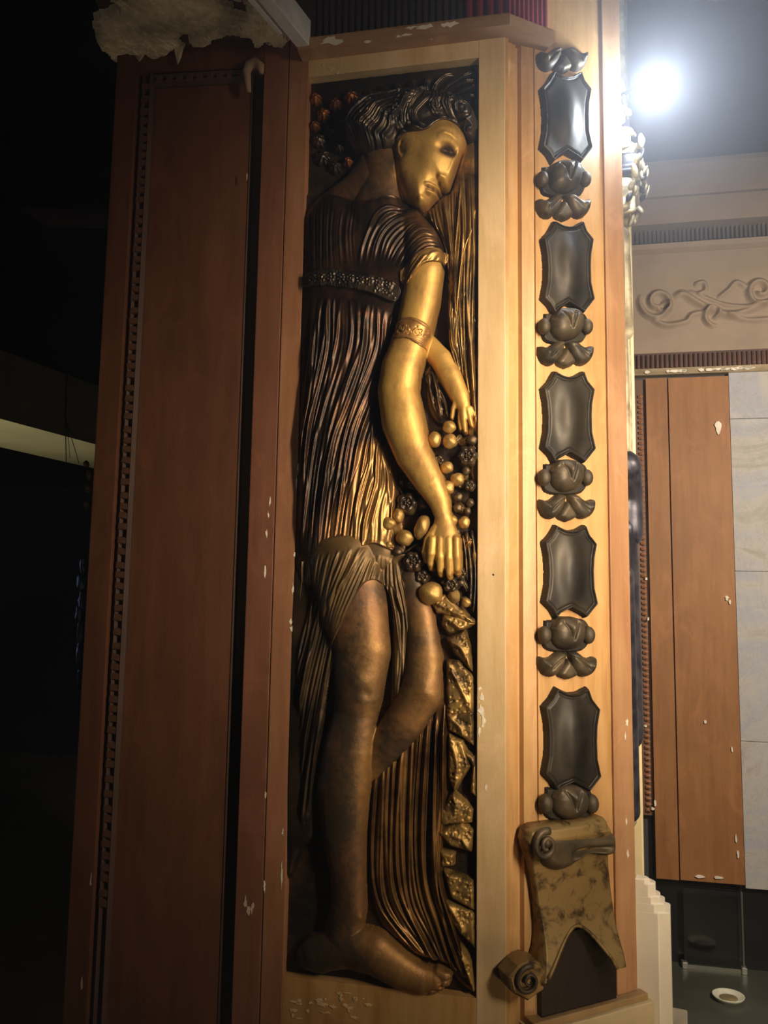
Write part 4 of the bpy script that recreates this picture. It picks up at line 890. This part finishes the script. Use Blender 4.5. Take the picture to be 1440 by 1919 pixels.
for a in [(842, 799, 13, 13, -4), (843, 826, 14, 15, -4), (814, 823, 13, 16, -4), (883, 822, 11, 10, -14, B_flower), (837, 875, 13, 12, -6), (856, 897, 14, 13, -8), (838, 914, 14, 14, -2), (858, 930, 9, 9, -10, B_flower), (857, 951, 9, 9, -10, B_flower), (848, 975, 10, 11, -2), (870, 979, 11, 12, -2), (856, 996, 6, 6, -6, B_flower),
          (728, 981, 15, 13, 0), (746, 966, 11, 15, -6), (759, 1008, 17, 16, 2), (792, 988, 15, 25, 0, B_fruit, 'fruit', -18), (790, 942, 9, 14, -10, B_flower, 'fruit', 30), (728, 1020, 8, 8, -2), (806, 1112, 24, 22, -8, B_fruit), (873, 1129, 9, 9, -8), (850, 1118, 12, 14, -14, B_scarf), (792, 1030, 8, 8, -6, B_flower), (745, 1034, 9, 7, -4, B_flower),
          (873, 880, 8, 9, -12, B_flower), (880, 940, 8, 9, -16, B_flower), (875, 956, 7, 8, -16, B_flower), (788, 159, 6, 6, -12, M_clip, 'pearl')]:
    fruit(*a)
for a in [(876, 852, 22, -12, 6), (762, 942, 24, -10, 5), (774, 1052, 22, -6, 6), (880, 908, 12, -12, 5), (845, 1096, 17, -12, 5), (790, 1080, 16, -12, 5), (770, 905, 12, -18, 5), (820, 860, 14, -20, 5), (862, 1075, 14, -16, 5)]:
    blossom(*a)
for k in range(12):
    x = random.uniform(806, 888); y = random.uniform(1085, 1140); fruit(x, y, random.uniform(4, 8), random.uniform(4, 7), -16, B_flower, 'berry')
for pts, w1, a1 in [([(706, 1024), (730, 1034), (752, 1036), (775, 1022), (784, 1016)], 3.4, 12), ([(872, 992), (878, 1030), (882, 1080), (880, 1140)], 4, 10), ([(882, 990), (888, 1030), (890, 1090), (886, 1150)], 3.5, 10), ([(866, 1000), (872, 1040), (874, 1090)], 3, 9),
                    ([(800, 1120), (830, 1142), (860, 1150), (893, 1166)], 3.4, 14), ([(740, 905), (752, 925), (748, 950)], 3, 8), ([(776, 900), (786, 915), (790, 930)], 3, 8)]:
    Lf = R.zeros(0.0); R.stroke(Lf, pts, w1, a1, 0.1, 16); fmesh(R, 'stem', Lf-0.022, Lf > a1*0.0002, BASE, B_flower, rel)

# ================================================================== STRAPWORK ON FACE C
orn = thing('bronze_ornament_strip', 'dark bronze chain of tablets, bosses and leaves up the pale corner face', 'ornament', tuple(FC.P(wC*.45, FC.uv(1065, 1540)[1], 0.0)))
def cfield(x0, x1, y0, y1, st=0.0012):
    a = FC.uv(x0, (y0+y1)/2, 0.01); b = FC.uv(x1, (y0+y1)/2, 0.01); c = FC.uv((x0+x1)/2, y0, 0.01); d = FC.uv((x0+x1)/2, y1, 0.01)
    return Field(FC, a[0], b[0], d[1], c[1], st, 0.010)
def tablet(yt, yb, xl, xr, first=False):
    Fd = cfield(xl-18, xr+18, yt-30, yb+30); c = (xl+xr)/2; h = yb-yt; s = (xr-xl)/2
    out = [(c-s*.52, yt-2), (c-s*.2, yt+7), (c, yt+9), (c+s*.25, yt+7), (c+s*.58, yt-2), (c+s*.72, yt+h*.10), (c+s*1.0, yt+h*.20), (c+s*.90, yt+h*.36), (c+s*.88, yt+h*.5), (c+s*.90, yt+h*.68), (c+s*1.04, yt+h*.86), (c+s*.62, yb+2), (c+s*.40, yb-6), (c, yb-16), (c-s*.35, yb-6), (c-s*.52, yb+4), (c-s*.72, yt+h*.92), (c-s*1.0, yt+h*.84), (c-s*.88, yt+h*.66), (c-s*.86, yt+h*.5), (c-s*.90, yt+h*.34), (c-s*1.0, yt+h*.18), (c-s*.74, yt+h*.10)]
    Z = Fd.sdf(out, False); mk = Z > 0; d = Z*1000
    H = 0.008+0.006*np.clip(d/2.5, 0, 1)
    H += 0.004*np.exp(-((d-3.5)/1.6)**2) - 0.003*np.exp(-((d-8)/2.5)**2)
    u, v = Fd.px([(c, (yt+yb)/2)])[0]
    H += 0.013*np.exp(-(((Fd.U-u)*1000/26)**2+((Fd.V-v)*1000/(h*.36))**2)**1.4)
    return fmesh(Fd, 'tablet', blur(H, 1), mk, 0.0, B_strap, orn)
def boss(cx, cy, s=1.0):
    Fd = cfield(cx-62*s, cx+62*s, cy-44*s, cy+44*s)
    # bud
    Z = Fd.sdf([(cx-30*s, cy-10*s), (cx-20*s, cy-27*s), (cx, cy-32*s), (cx+20*s, cy-27*s), (cx+31*s, cy-8*s), (cx+26*s, cy+16*s), (cx+8*s, cy+28*s), (cx-12*s, cy+28*s), (cx-27*s, cy+14*s)])
    mk = Z > 0; x = np.clip(Z/0.026, 0, 1); H = 0.006+0.028*np.sqrt(1-(1-x)**2)
    Fd.stroke(H, [(cx-14*s, cy-24*s), (cx-6*s, cy-8*s), (cx, cy+12*s)], 2.2, -6, .15); Fd.stroke(H, [(cx+14*s, cy-24*s), (cx+6*s, cy-8*s), (cx+1, cy+12*s)], 2.2, -6, .15)
    Fd.bumpat(H, cx, cy-14*s, 6*s, 10*s, 5); Fd.stroke(H, [(cx-27*s, cy-14*s), (cx-12*s, cy-29*s), (cx+10*s, cy-30*s), (cx+27*s, cy-12*s)], 2.4, 4, .1)
    fmesh(Fd, 'bud', blur(H, 1), mk, 0.0, B_strap2, orn)
    for sg in (-1, 1):
        u, v = FC.uv(cx+sg*40*s, cy+2*s, 0.012)
        me = bpy.data.meshes.new('berry'); b2 = bmesh.new(); bmesh.ops.create_uvsphere(b2, u_segments=16, v_segments=12, radius=1); b2.to_mesh(me); b2.free(); me.polygons.foreach_set('use_smooth', [True]*len(me.polygons))
        link('berry', me, B_strap2, orn, mwC @ Matrix.Translation((u, v, 0.012)) @ Matrix.Diagonal((0.013*s, 0.017*s, 0.013*s, 1)))
    Z = Fd.sdf([(cx-36*s, cy-24*s), (cx+38*s, cy-24*s), (cx+36*s, cy+28*s), (cx-34*s, cy+28*s)]); H = 0.002+0.006*np.clip(Z/0.003, 0, 1); fmesh(Fd, 'strap', H, Z > 0, 0.0, B_strap, orn)
def calyx(cx, cy, s=1.0):
    Fd = cfield(cx-62*s, cx+62*s, cy-36*s, cy+36*s)
    for sg in (-1, 1):
        out = [(cx+sg*2*s, cy-24*s), (cx+sg*16*s, cy-26*s), (cx+sg*30*s, cy-16*s), (cx+sg*40*s, cy-14*s), (cx+sg*50*s, cy-16*s), (cx+sg*51*s, cy-2*s), (cx+sg*44*s, cy+14*s), (cx+sg*30*s, cy+20*s), (cx+sg*18*s, cy+14*s), (cx+sg*9*s, cy)]
        Z = Fd.sdf(out); x = np.clip(Z/0.015, 0, 1); H = 0.004+0.018*np.sqrt(1-(1-x)**2)
        Fd.bumpat(H, cx+sg*40*s, cy-1*s, 6*s, 6*s, 5); Fd.stroke(H, [(cx+sg*8*s, cy-18*s), (cx+sg*24*s, cy-6*s), (cx+sg*36*s, cy+8*s)], 1.8, -4, .2)
        fmesh(Fd, 'curled_leaf', blur(H, 1), Z > 0, 0.0, B_strap2, orn)
    Z = Fd.sdf([(cx, cy-14*s), (cx+17*s, cy+14*s), (cx+4*s, cy+24*s), (cx-4*s, cy+24*s), (cx-17*s, cy+14*s)]); x = np.clip(Z/0.010, 0, 1); H = 0.004+0.014*np.sqrt(1-(1-x)**2)
    fmesh(Fd, 'leaf_tip', blur(H, 1), Z > 0, 0.0, B_strap2, orn)
for t in [(136, 302, 1014, 1108), (416, 586, 1016, 1112), (697, 866, 1016, 1114), (985, 1156, 1018, 1118), (1290, 1482, 1018, 1124)]: tablet(*t)
for b in [(1057, 334, 1.0), (1060, 610, 1.0), (1060, 893, 1.0), (1062, 1188, 1.03), (1066, 1504, 1.08)]: boss(*b)
for c in [(1058, 388, 0.96), (1062, 664, 0.98), (1064, 952, 1.0), (1065, 1248, 1.03)]: calyx(*c)
calyx(1056, 112, 0.9)

# ================================================================== SCROLL BRACKET
br = thing('scroll_bracket', 'brown bronze console bracket with volutes at foot of the corner face', 'bracket', tuple(FC.P(wC*.45, zc0, 0.0)))
# front sheet: rows (py, x left, x right, projection mm)
rows = [(1548, 1004, 1130, 26), (1560, 998, 1138, 38), (1580, 996, 1140, 42), (1600, 997, 1140, 34), (1620, 999, 1140, 22), (1650, 1003, 1141, 18), (1690, 1009, 1145, 20), (1730, 1016, 1150, 26), (1760, 1021, 1155, 34), (1790, 1024, 1162, 44), (1820, 1024, 1170, 54), (1850, 1020, 1175, 60)]
rows = [tuple(np.interp(y, [r[0] for r in rows], [r[i] for r in rows]) for i in range(4)) for y in np.linspace(1548, 1850, 96)]
V = []; F = []; nc = 48
for (py, xl, xr, h) in rows:
    h = h*0.001; ul, v = FC.uv(xl, py, h); ur, _ = FC.uv(xr, py, h)
    for k in range(nc+1):
        t = k/nc; V.append((ul+(ur-ul)*t, v, h+0.004*math.sin(math.pi*t)))
    V.append((ur, v, 0)); V.append((ul, v, 0))
W_ = nc+3
def arch(t): return 1746+ 100*abs((t-0.44)/0.44)**1.7
for i in range(len(rows)-1):
    for k in range(W_):
        if k < nc:
            t = (k+.5)/nc
            if rows[i][0] > arch(t): continue
        F.append((i*W_+k, (i+1)*W_+k, (i+1)*W_+(k+1) % W_, i*W_+(k+1) % W_))
F.append(tuple(range(W_)))
me = me_from(V, F, 'bracket_body', True); o = link('bracket_body', me, B_brack, br, mwC)
ulh, vlh = FC.uv(1026, 1740, 0.03); urh, _ = FC.uv(1166, 1740, 0.03)
MB().box(ulh, urh, zc0, FC.uv(1090, 1735)[1], 0.0, 0.012).build('hollow_back', plain('dark_hollow_bronze', (0.02, 0.015, 0.015), 0.4, 0.3), br, mwC)  # near-black sheet makes the arch opening dark
# arch rim
pts = []
for t in np.linspace(0.03, 0.88, 30):
    py = min(arch(t), 1846); xl = np.interp(py, [r[0] for r in rows], [r[1] for r in rows]); xr = np.interp(py, [r[0] for r in rows], [r[2] for r in rows]); h = np.interp(py, [r[0] for r in rows], [r[3] for r in rows])*0.001
    u = FC.uv(xl, py, h)[0]+(FC.uv(xr, py, h)[0]-FC.uv(xl, py, h)[0])*t; v = FC.uv(xl, py, h)[1]; pts.append(tuple(FC.P(u, v, h+0.002)))
tube(pts, 0.0035, 'arch_rim', B_brack, br, 8)
def volute(name, fr, cx, cy, r, h, width, mat, parent, turns=1.6, tub=0.28, sgn=1):
    u, v = fr.uv(cx, cy, h); k = 0.00102*r; pts = []; rad = []
    for t in np.linspace(0, 1, 34):
        a = sgn*turns*2*math.pi*t+1.2; q = k*(1-0.8*t); pts.append(tuple(fr.P(u+q*math.cos(a), v+q*math.sin(a), h+0.006*t))); rad.append(k*tub*(1-0.55*t))
    return tube(pts, rad, name, mat, parent, 8)
tv = volute('top_volute', FC, 1022, 1584, 25, 0.046, .1, B_strap2, br)
u, v = FC.uv(1027, 1581, 0.05); bme = lathe([(0, 1), (.5, .86), (.86, .5), (1, 0), (1, -.5)], 1, 1, 16)
link('volute_eye', bme, B_strap2, tv, mwC @ Matrix.Translation((u, v, 0.046)) @ Matrix.Diagonal((0.009, 0.009, 0.009, 1)))
MB().extrude_profile([(FC.uv(1070, 1562)[1], 0.0), (FC.uv(1070, 1562)[1], 0.040), (FC.uv(1070, 1552)[1], 0.044), (FC.uv(1070, 1543)[1], 0.036), (FC.uv(1070, 1543)[1], 0)], FC.uv(1006, 1550, .03)[0], FC.uv(1137, 1550, .03)[0]).build('cap', B_brack, br, mwC, bevel=0.002)
Fd = cfield(985, 1150, 1535, 1640); Z = Fd.sdf([(996, 1570), (1006, 1552), (1040, 1548), (1090, 1551), (1134, 1553), (1141, 1570), (1139, 1592), (1124, 1600), (1100, 1596), (1084, 1598), (1066, 1612), (1046, 1624), (1026, 1626), (1006, 1616), (997, 1598)]); x = np.clip(Z/0.022, 0, 1); H = 0.012+0.034*np.sqrt(1-(1-x)**2)
Fd.stroke(H, [(1050, 1592), (1075, 1584), (1100, 1582), (1134, 1578)], 5, -12, .2); Fd.stroke(H, [(1052, 1604), (1075, 1592), (1105, 1590), (1134, 1590)], 2.5, 5, .2)
fmesh(Fd, 'top_roll', blur(H, 1), Z > 0, 0.0, B_brackd, br)
# foot volute block at lower left
FV = Frame(FC.P(FC.uv(1024, 1830, 0.03)[0], 0, 0.03), 0)
hx = [(955, 1834), (972, 1812), (994, 1800), (1014, 1806), (1027, 1824), (1021, 1856), (991, 1877), (962, 1862)]
FX = Frame(FC.P(0.0, 0, 0.055), 18)
poly = [FX.uv(x, y, 0.0) for x, y in hx]
MB().prism(poly[::-1], -0.045, 0.0, 0, 0.004).build('foot_volute', B_brack, br, FX.mat())
volute('foot_scroll', FX, 990, 1838, 24, 0.003, .1, B_strap2, br, 1.5, 0.2)
volute('foot_scroll', FX, 991, 1840, 8, 0.004, .1, B_strap2, br, 1, 0.4)

# ================================================================== SIDE RELIEF ON FACE D (seen edge-on)
sr = thing('side_relief', 'bright-lit bronze relief seen edge-on along pillar right side', 'relief', tuple(FD.P(0.15, zc0+0.1, 0.0)))
FDf = Field(FD, 0.036, 0.259, zc0+0.02, ZT+0.28, 0.0028, 0.0)
def dz(y): return FD.uv(1186, y)[1]
B_side = bronze('pale_lit_side', (0.30, 0.24, 0.16), (0.75, 0.66, 0.45), 0.35, 0.6, 0.4, 0.4, 14)  # pale copy of the side bronze; lamp light painted in
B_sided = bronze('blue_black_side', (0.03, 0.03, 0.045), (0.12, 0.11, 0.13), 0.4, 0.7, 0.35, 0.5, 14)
H = FDf.zeros(-0.022)+0.004*nz(FDf.U, FDf.V, 40, 9)
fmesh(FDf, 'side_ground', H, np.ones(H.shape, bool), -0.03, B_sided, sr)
def dstroke(name, pts, w, a, mat, base=-0.02):
    H = FDf.zeros(); P = [(p[0], dz(p[1])) for p in pts]
    # strokes given in (u, photo row)
    Q = spline(P, 24); sl = FDf.win(Q, 3*w*.001); U, V = FDf.U[sl], FDf.V[sl]; best = np.full(U.shape, 1e9)
    for i in range(len(Q)-1):
        ax, ay = Q[i]; bx, by = Q[i+1]; dx, dy = bx-ax, by-ay; t = np.clip(((U-ax)*dx+(V-ay)*dy)/(dx*dx+dy*dy+1e-12), 0, 1); best = np.minimum(best, (U-ax-t*dx)**2+(V-ay-t*dy)**2)
    h = a*.001*np.sqrt(np.maximum(1-best/(w*.001*1.6)**2, 0)); H[sl] = h
    fmesh(FDf, name, H+base, H > 0.0005, base-0.008, mat, sr)
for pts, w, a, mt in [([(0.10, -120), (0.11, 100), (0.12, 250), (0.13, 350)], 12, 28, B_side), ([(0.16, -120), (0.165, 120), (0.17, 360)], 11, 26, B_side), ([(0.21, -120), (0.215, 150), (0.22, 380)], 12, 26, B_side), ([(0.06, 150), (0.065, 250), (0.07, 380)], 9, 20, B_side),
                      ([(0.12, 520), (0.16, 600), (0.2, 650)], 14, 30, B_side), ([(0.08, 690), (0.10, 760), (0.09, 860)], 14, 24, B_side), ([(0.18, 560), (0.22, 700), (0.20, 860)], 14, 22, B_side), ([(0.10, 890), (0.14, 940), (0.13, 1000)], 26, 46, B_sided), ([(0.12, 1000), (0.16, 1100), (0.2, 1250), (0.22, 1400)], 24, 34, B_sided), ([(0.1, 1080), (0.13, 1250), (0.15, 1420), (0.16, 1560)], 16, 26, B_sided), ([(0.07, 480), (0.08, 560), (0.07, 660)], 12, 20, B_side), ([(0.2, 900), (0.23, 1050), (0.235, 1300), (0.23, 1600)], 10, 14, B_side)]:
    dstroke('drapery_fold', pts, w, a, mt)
for k in range(20):
    y = random.uniform(335, 475); u = random.uniform(0.06, 0.24); a = 30+24*math.exp(-((y-420)/45)**2)
    dstroke('garland_leaf', [(u, y), (u+random.uniform(-.012, .012), y+random.uniform(8, 16)), (u+random.uniform(-.02, .02), y+random.uniform(18, 28))], random.uniform(5, 9), a*random.uniform(.7, 1.1), B_side if random.random() < .75 else B_sided, -0.018)

for k in range(46):
    y = random.uniform(345, 478); u = random.uniform(0.05, 0.25); P = FD.P(u, dz(y), random.uniform(0.0, 0.012)+0.038*math.exp(-((y-415)/42)**2))
    bmx = bmesh.new(); bmesh.ops.create_icosphere(bmx, subdivisions=2, radius=1)
    me = bpy.data.meshes.new('garland_leaf'); bmx.to_mesh(me); bmx.free(); me.polygons.foreach_set('use_smooth', [True]*len(me.polygons))
    link('garland_leaf', me, B_side if random.random() < .8 else B_sided, sr, Matrix.Translation(P) @ Matrix.Rotation(random.uniform(-.7, .7), 4, 'Y') @ Matrix.Rotation(random.uniform(-.6, .6), 4, 'X') @ Matrix.Diagonal((random.uniform(.004, .008), 0.008, random.uniform(.011, .019), 1)))
# cream stone pedestal at the pillar's right foot
ped = thing('stone_pedestal', 'cream stone pedestal with stepped top against the pillar right foot', 'pedestal', tuple(FD.P(0.12, 0, 0.0)))
def dpl(u0, u1, h0, h1): return [on(FD, h0, u0), on(FD, h0, u1), on(FD, h1, u1), on(FD, h1, u0)]
hs = [(1919+400, 1722, 0.066), (1724, 1704, 0.056), (1706, 1690, 0.048), (1692, 1664, 0.040), (1666, 1655, 0.030)]
for k, (ya, yb_, h) in enumerate(hs):
    z0 = 0 if k == 0 else dz(ya); z1 = dz(yb_); dp = 0.075-0.012*k
    PP = [on(FD, 0.002, 0.004), on(FD, 0.002, dp), on(FD, h*.8, dp), on(FD, h, dp-0.008), on(FD, h, 0.016), on(FD, h*.7, 0.008), on(FD, h*.66, 0.004)]
    MB().prism(PP, z0, z1, 0, 0.003).build('plinth_block' if k == 0 else 'step', M_cream, ped)
PP = [on(FD, 0.004, 0.08), on(FD, 0.004, 0.16), on(FD, 0.092, 0.16), on(FD, 0.092, 0.08)]
yb2 = on(FD, 0.09, 0.10)[1]
MB().prism(PP, 0, CAM[2]-(1857-1115)*yb2/1441, 0, 0.003).build('side_block', plain('grey_tan_stone', (0.42, 0.37, 0.27), 0.6), ped)

# left far side relief (silhouette fragments at the pillar's left edge)
FE = Frame(FA.P(0, 0, 0), 0); 
ls = thing('left_side_relief', 'dark bronze leaf fragments peeking past the left edge of the pillar', 'relief', tuple(FA.P(0.0, 1.3, -0.05)))
B_bluelit = bronze('blue_lit_bronze', (0.05, 0.06, 0.09), (0.3, 0.34, 0.42), 0.4, 0.7, 0.3, 0.8, 30)  # blue tint puts the cool light into the bronze
for (x, y, sx, sy, mt) in [(168, 890, 6, 10, B_scarf), (166, 915, 7, 8, B_scarf), (165, 945, 6, 9, B_scarf), (158, 1060, 8, 18, B_bluelit), (154, 1090, 9, 20, B_bluelit), (156, 1125, 8, 22, B_bluelit), (150, 1150, 8, 20, B_bluelit), (153, 1185, 7, 26, B_bluelit), (150, 1225, 5, 28, B_bluelit), (152, 1270, 5, 25, B_bluelit), (162, 870, 4, 6, B_scarf)]:
    P = hit(x, y, FA.P(0, 0, -0.06), FA.n)
    bmx = bmesh.new(); bmesh.ops.create_icosphere(bmx, subdivisions=3, radius=1)
    for vt in bmx.verts: vt.co *= 1+0.35*mnoise.noise(vt.co*2.1+Vector((x, y, 0)))
    me = bpy.data.meshes.new('leaf'); bmx.to_mesh(me); bmx.free(); me.polygons.foreach_set('use_smooth', [True]*len(me.polygons))
    link('leaf', me, mt, ls, Matrix.Translation(P) @ Matrix.Diagonal((sx*0.0012, 0.012, sy*0.0012, 1)))

# ================================================================== SOFFIT OVER FACE A
zs = FA.uv(400, 84)[1]
class FrameH(Frame):
    "horizontal plane seen from below"
    def __init__(s, z): s.O = np.array([0, 0, z]); s.d = np.array([1.0, 0, 0]); s.z = np.array([0, 1.0, 0]); s.n = np.array([0, 0, -1.0])
FH = FrameH(zs)
print('soffit', zs, hit_z(500, 0, zs), hit_z(150, 40, zs), hit_z(585, 100, zs))
sof = thing('soffit', 'dark soffit with broken cream plaster peeling above the left panel', 'soffit', (float(P_AB[0]), float(P_AB[1])-0.1, zs))
ra = hit_z(588, 80, zs); rb_ = hit_z(455, -60, zs); la = hit_z(222, 105, zs); lb_ = hit_z(150, -60, zs)
far_l = FA.P(0.02, 0, -0.03); far_r = FA.P(wA, 0, -0.01)
outl = [(la[0]-0.02, la[1]+0.02), (rb_[0]-(ra[0]-rb_[0])*-0.0, rb_[1])]
pl = [(lb_[0], lb_[1]), (rb_[0], rb_[1]), (ra[0]+0.01, ra[1]+0.005), (far_r[0], far_r[1]), (far_l[0], far_l[1]), (la[0], la[1])]
MB().prism(pl, zs+0.004, zs+0.10).build('soffit_board', W_dark, sof)
SFd = Field(FH, min(la[0], lb_[0])-0.02, ra[0]+0.01, min(rb_[1], lb_[1]), max(far_l[1], far_r[1]), 0.003, 0.0)
Zo = SFd.sdf([(250, -40), (455, -60), (500, 0), (545, 66), (530, 84), (505, 70), (480, 84), (468, 62), (430, 62), (350, 90), (330, 86), (295, 100), (272, 118), (262, 104), (225, 112), (205, 98), (165, 62), (147, 40), (190, 14), (205, -4)], False)
N1 = nz(SFd.U, SFd.V, 9, 21, 4); N2 = nz(SFd.U, SFd.V, 22, 33, 4)
Dd = SFd.U*0
N3 = nz(SFd.U*1.0, SFd.V*2.5, 30, 77, 3)
mk = (Zo > 0.004*(1+4*N2)) & ((N1 + 0.6*N2 + 0.5*N3) > -0.10)
H = 0.006+0.0035*np.floor(9*(N1+0.5*N2+0.4*N3)+2)+0.003*N2
fmesh(SFd, 'broken_plaster', H, mk, -0.003, M_plaster, sof, smooth=False)
mk2 = (Zo > 0.006) & ((N2 - 0.5*N1) > 0.08)
fmesh(SFd, 'plaster_scab', 0.014+0.004*np.floor(9*N2)+0.003*N1, mk2, -0.003, M_plaster, sof, smooth=False)
# hanging shreds
for (x, y, s, L_) in [(262, 92, 0.018, 0.03), (335, 80, 0.012, 0.05), (475, 62, 0.009, 0.02), (505, 72, 0.014, 0.015), (285, 100, 0.02, 0.02), (540, 60, 0.012, 0.02)]:
    P = hit_z(x, y, zs); V = [(P[0]-s, P[1], zs), (P[0]+s, P[1]-.004, zs), (P[0]+s*.5, P[1], zs-L_*.6), (P[0], P[1]-.003, zs-L_), (P[0]-s*.6, P[1], zs-L_*.5)]
    V += [(a, b+0.006, c) for a, b, c in V]
    me = me_from(V, [(0, 1, 2, 3, 4), (9, 8, 7, 6, 5)]+[(i, (i+5), (i+1) % 5+5, (i+1) % 5) for i in range(5)], 'plaster_shred'); link('plaster_shred', me, M_plaster, sof)
M_white = plain('chipped_white_paint', (0.66, 0.66, 0.66), 0.6, 0, 0.25, 14, 0.4)
def beamstrip(xa, ya, xb, yb2, w_, h_, name, z):
    A_, B_ = hit_z(xa, ya, z), hit_z(xb, yb2, z); e = (A_-B_); L_ = np.linalg.norm(e); e = e/L_; sd = np.array([e[1], -e[0], 0])
    mw = Matrix(((sd[0], e[0], 0, B_[0]), (sd[1], e[1], 0, B_[1]), (0, 0, 1, z), (0, 0, 0, 1)))
    MB().box(0, w_, -0.0, L_+0.4, 0, h_).build(name, M_white, sof, mw, bevel=0.002)
MBm = None
beamstrip(512, 0, 582, 88, 0.028, 0.06, 'white_edge_strip', zs-0.045)
beamstrip(476, 0, 530, 64, 0.012, 0.05, 'white_edge_strip', zs-0.045)

# ================================================================== LAMP AND HAZE
LP = CAM + ray(1230, 165)*(1.58/ray(1230, 165)[1])
lamp = thing('wall_lamp', 'glaring bluish-white round lamp on short arm beside the pillar top', 'lamp', tuple(LP))
ml, nt, b = newmat('glowing_lens'); b.inputs['Emission Color'].default_value = (0.86, 0.93, 1.0, 1); b.inputs['Emission Strength'].default_value = 22; b.inputs['Base Color'].default_value = (1, 1, 1, 1)
lens = lathe([(0, 1), (.4, .92), (.75, .66), (.95, .3), (1, 0), (.95, -.3), (.75, -.66), (.4, -.92), (0, -1)], 1, 1, 24)
link('bulb', lens, ml, lamp, Matrix.Translation(LP) @ Matrix.Diagonal((0.029, 0.029, 0.029, 1)))
q = FD.P(0.1, LP[2]+0.055, -0.005); tube([tuple(LP), tuple((LP+q)/2+np.array([0, 0.0, 0.012])), tuple(q)], 0.004, 'arm', M_iron, lamp)
l = bpy.data.lights.new('lamp_light', 'POINT'); l.energy = 11; l.color = (0.80, 0.90, 1.0); l.shadow_soft_size = 0.03
o = bpy.data.objects.new('lamp_light', l); C.objects.link(o); o.location = LP + (CAM-LP)/np.linalg.norm(CAM-LP)*0.034
hz = MB().box(-3.9, 3.9, -0.6, 6.2, 0.02, 3.88).build('haze', None)  # added volume that lets the lamp light spread as a glow
def haze_mat(name, dens, aniso, fall=None):
    m = bpy.data.materials.new(name); m.use_nodes = True; nt = m.node_tree; nt.nodes.clear()
    out = nt.nodes.new('ShaderNodeOutputMaterial'); vs = nt.nodes.new('ShaderNodeVolumeScatter'); vs.inputs['Density'].default_value = dens; vs.inputs['Anisotropy'].default_value = aniso; vs.inputs['Color'].default_value = (0.84, 0.87, 1, 1)
    if fall:
        tc = nt.nodes.new('ShaderNodeTexCoord'); ln = nt.nodes.new('ShaderNodeVectorMath'); ln.operation = 'LENGTH'; nt.links.new(tc.outputs['Object'], ln.inputs[0])
        mr = nt.nodes.new('ShaderNodeMapRange'); mr.interpolation_type = 'SMOOTHERSTEP'; mr.inputs[1].default_value = 0.0; mr.inputs[2].default_value = 1.0; mr.inputs[3].default_value = dens; mr.inputs[4].default_value = 0.0
        nt.links.new(ln.outputs['Value'], mr.inputs[0]); nt.links.new(mr.outputs[0], vs.inputs['Density'])
    nt.links.new(vs.outputs[0], out.inputs['Volume']); return m
hz.data.materials.append(haze_mat('thin_glow_haze', 0.03, 0.6))
tag(hz, 'thin haze volume added to carry the lamp glow through the dark room', 'haze', None, 'stuff')
bmx = bmesh.new(); bmesh.ops.create_icosphere(bmx, subdivisions=3, radius=1.0); me = bpy.data.meshes.new('glow_puff'); bmx.to_mesh(me); bmx.free()
pf = link('glow_puff', me, haze_mat('bluish_glow', 0.5, 0.2, True), None, Matrix.Translation(LP+np.array([0.02, -0.06, -0.02])) @ Matrix.Diagonal((0.72, 0.72, 0.72, 1)))  # added volume, thinning outwards, shapes the lamp's glare
tag(pf, 'soft bluish volume added round the bright lamp for its glare', 'glow_volume', None, 'stuff')
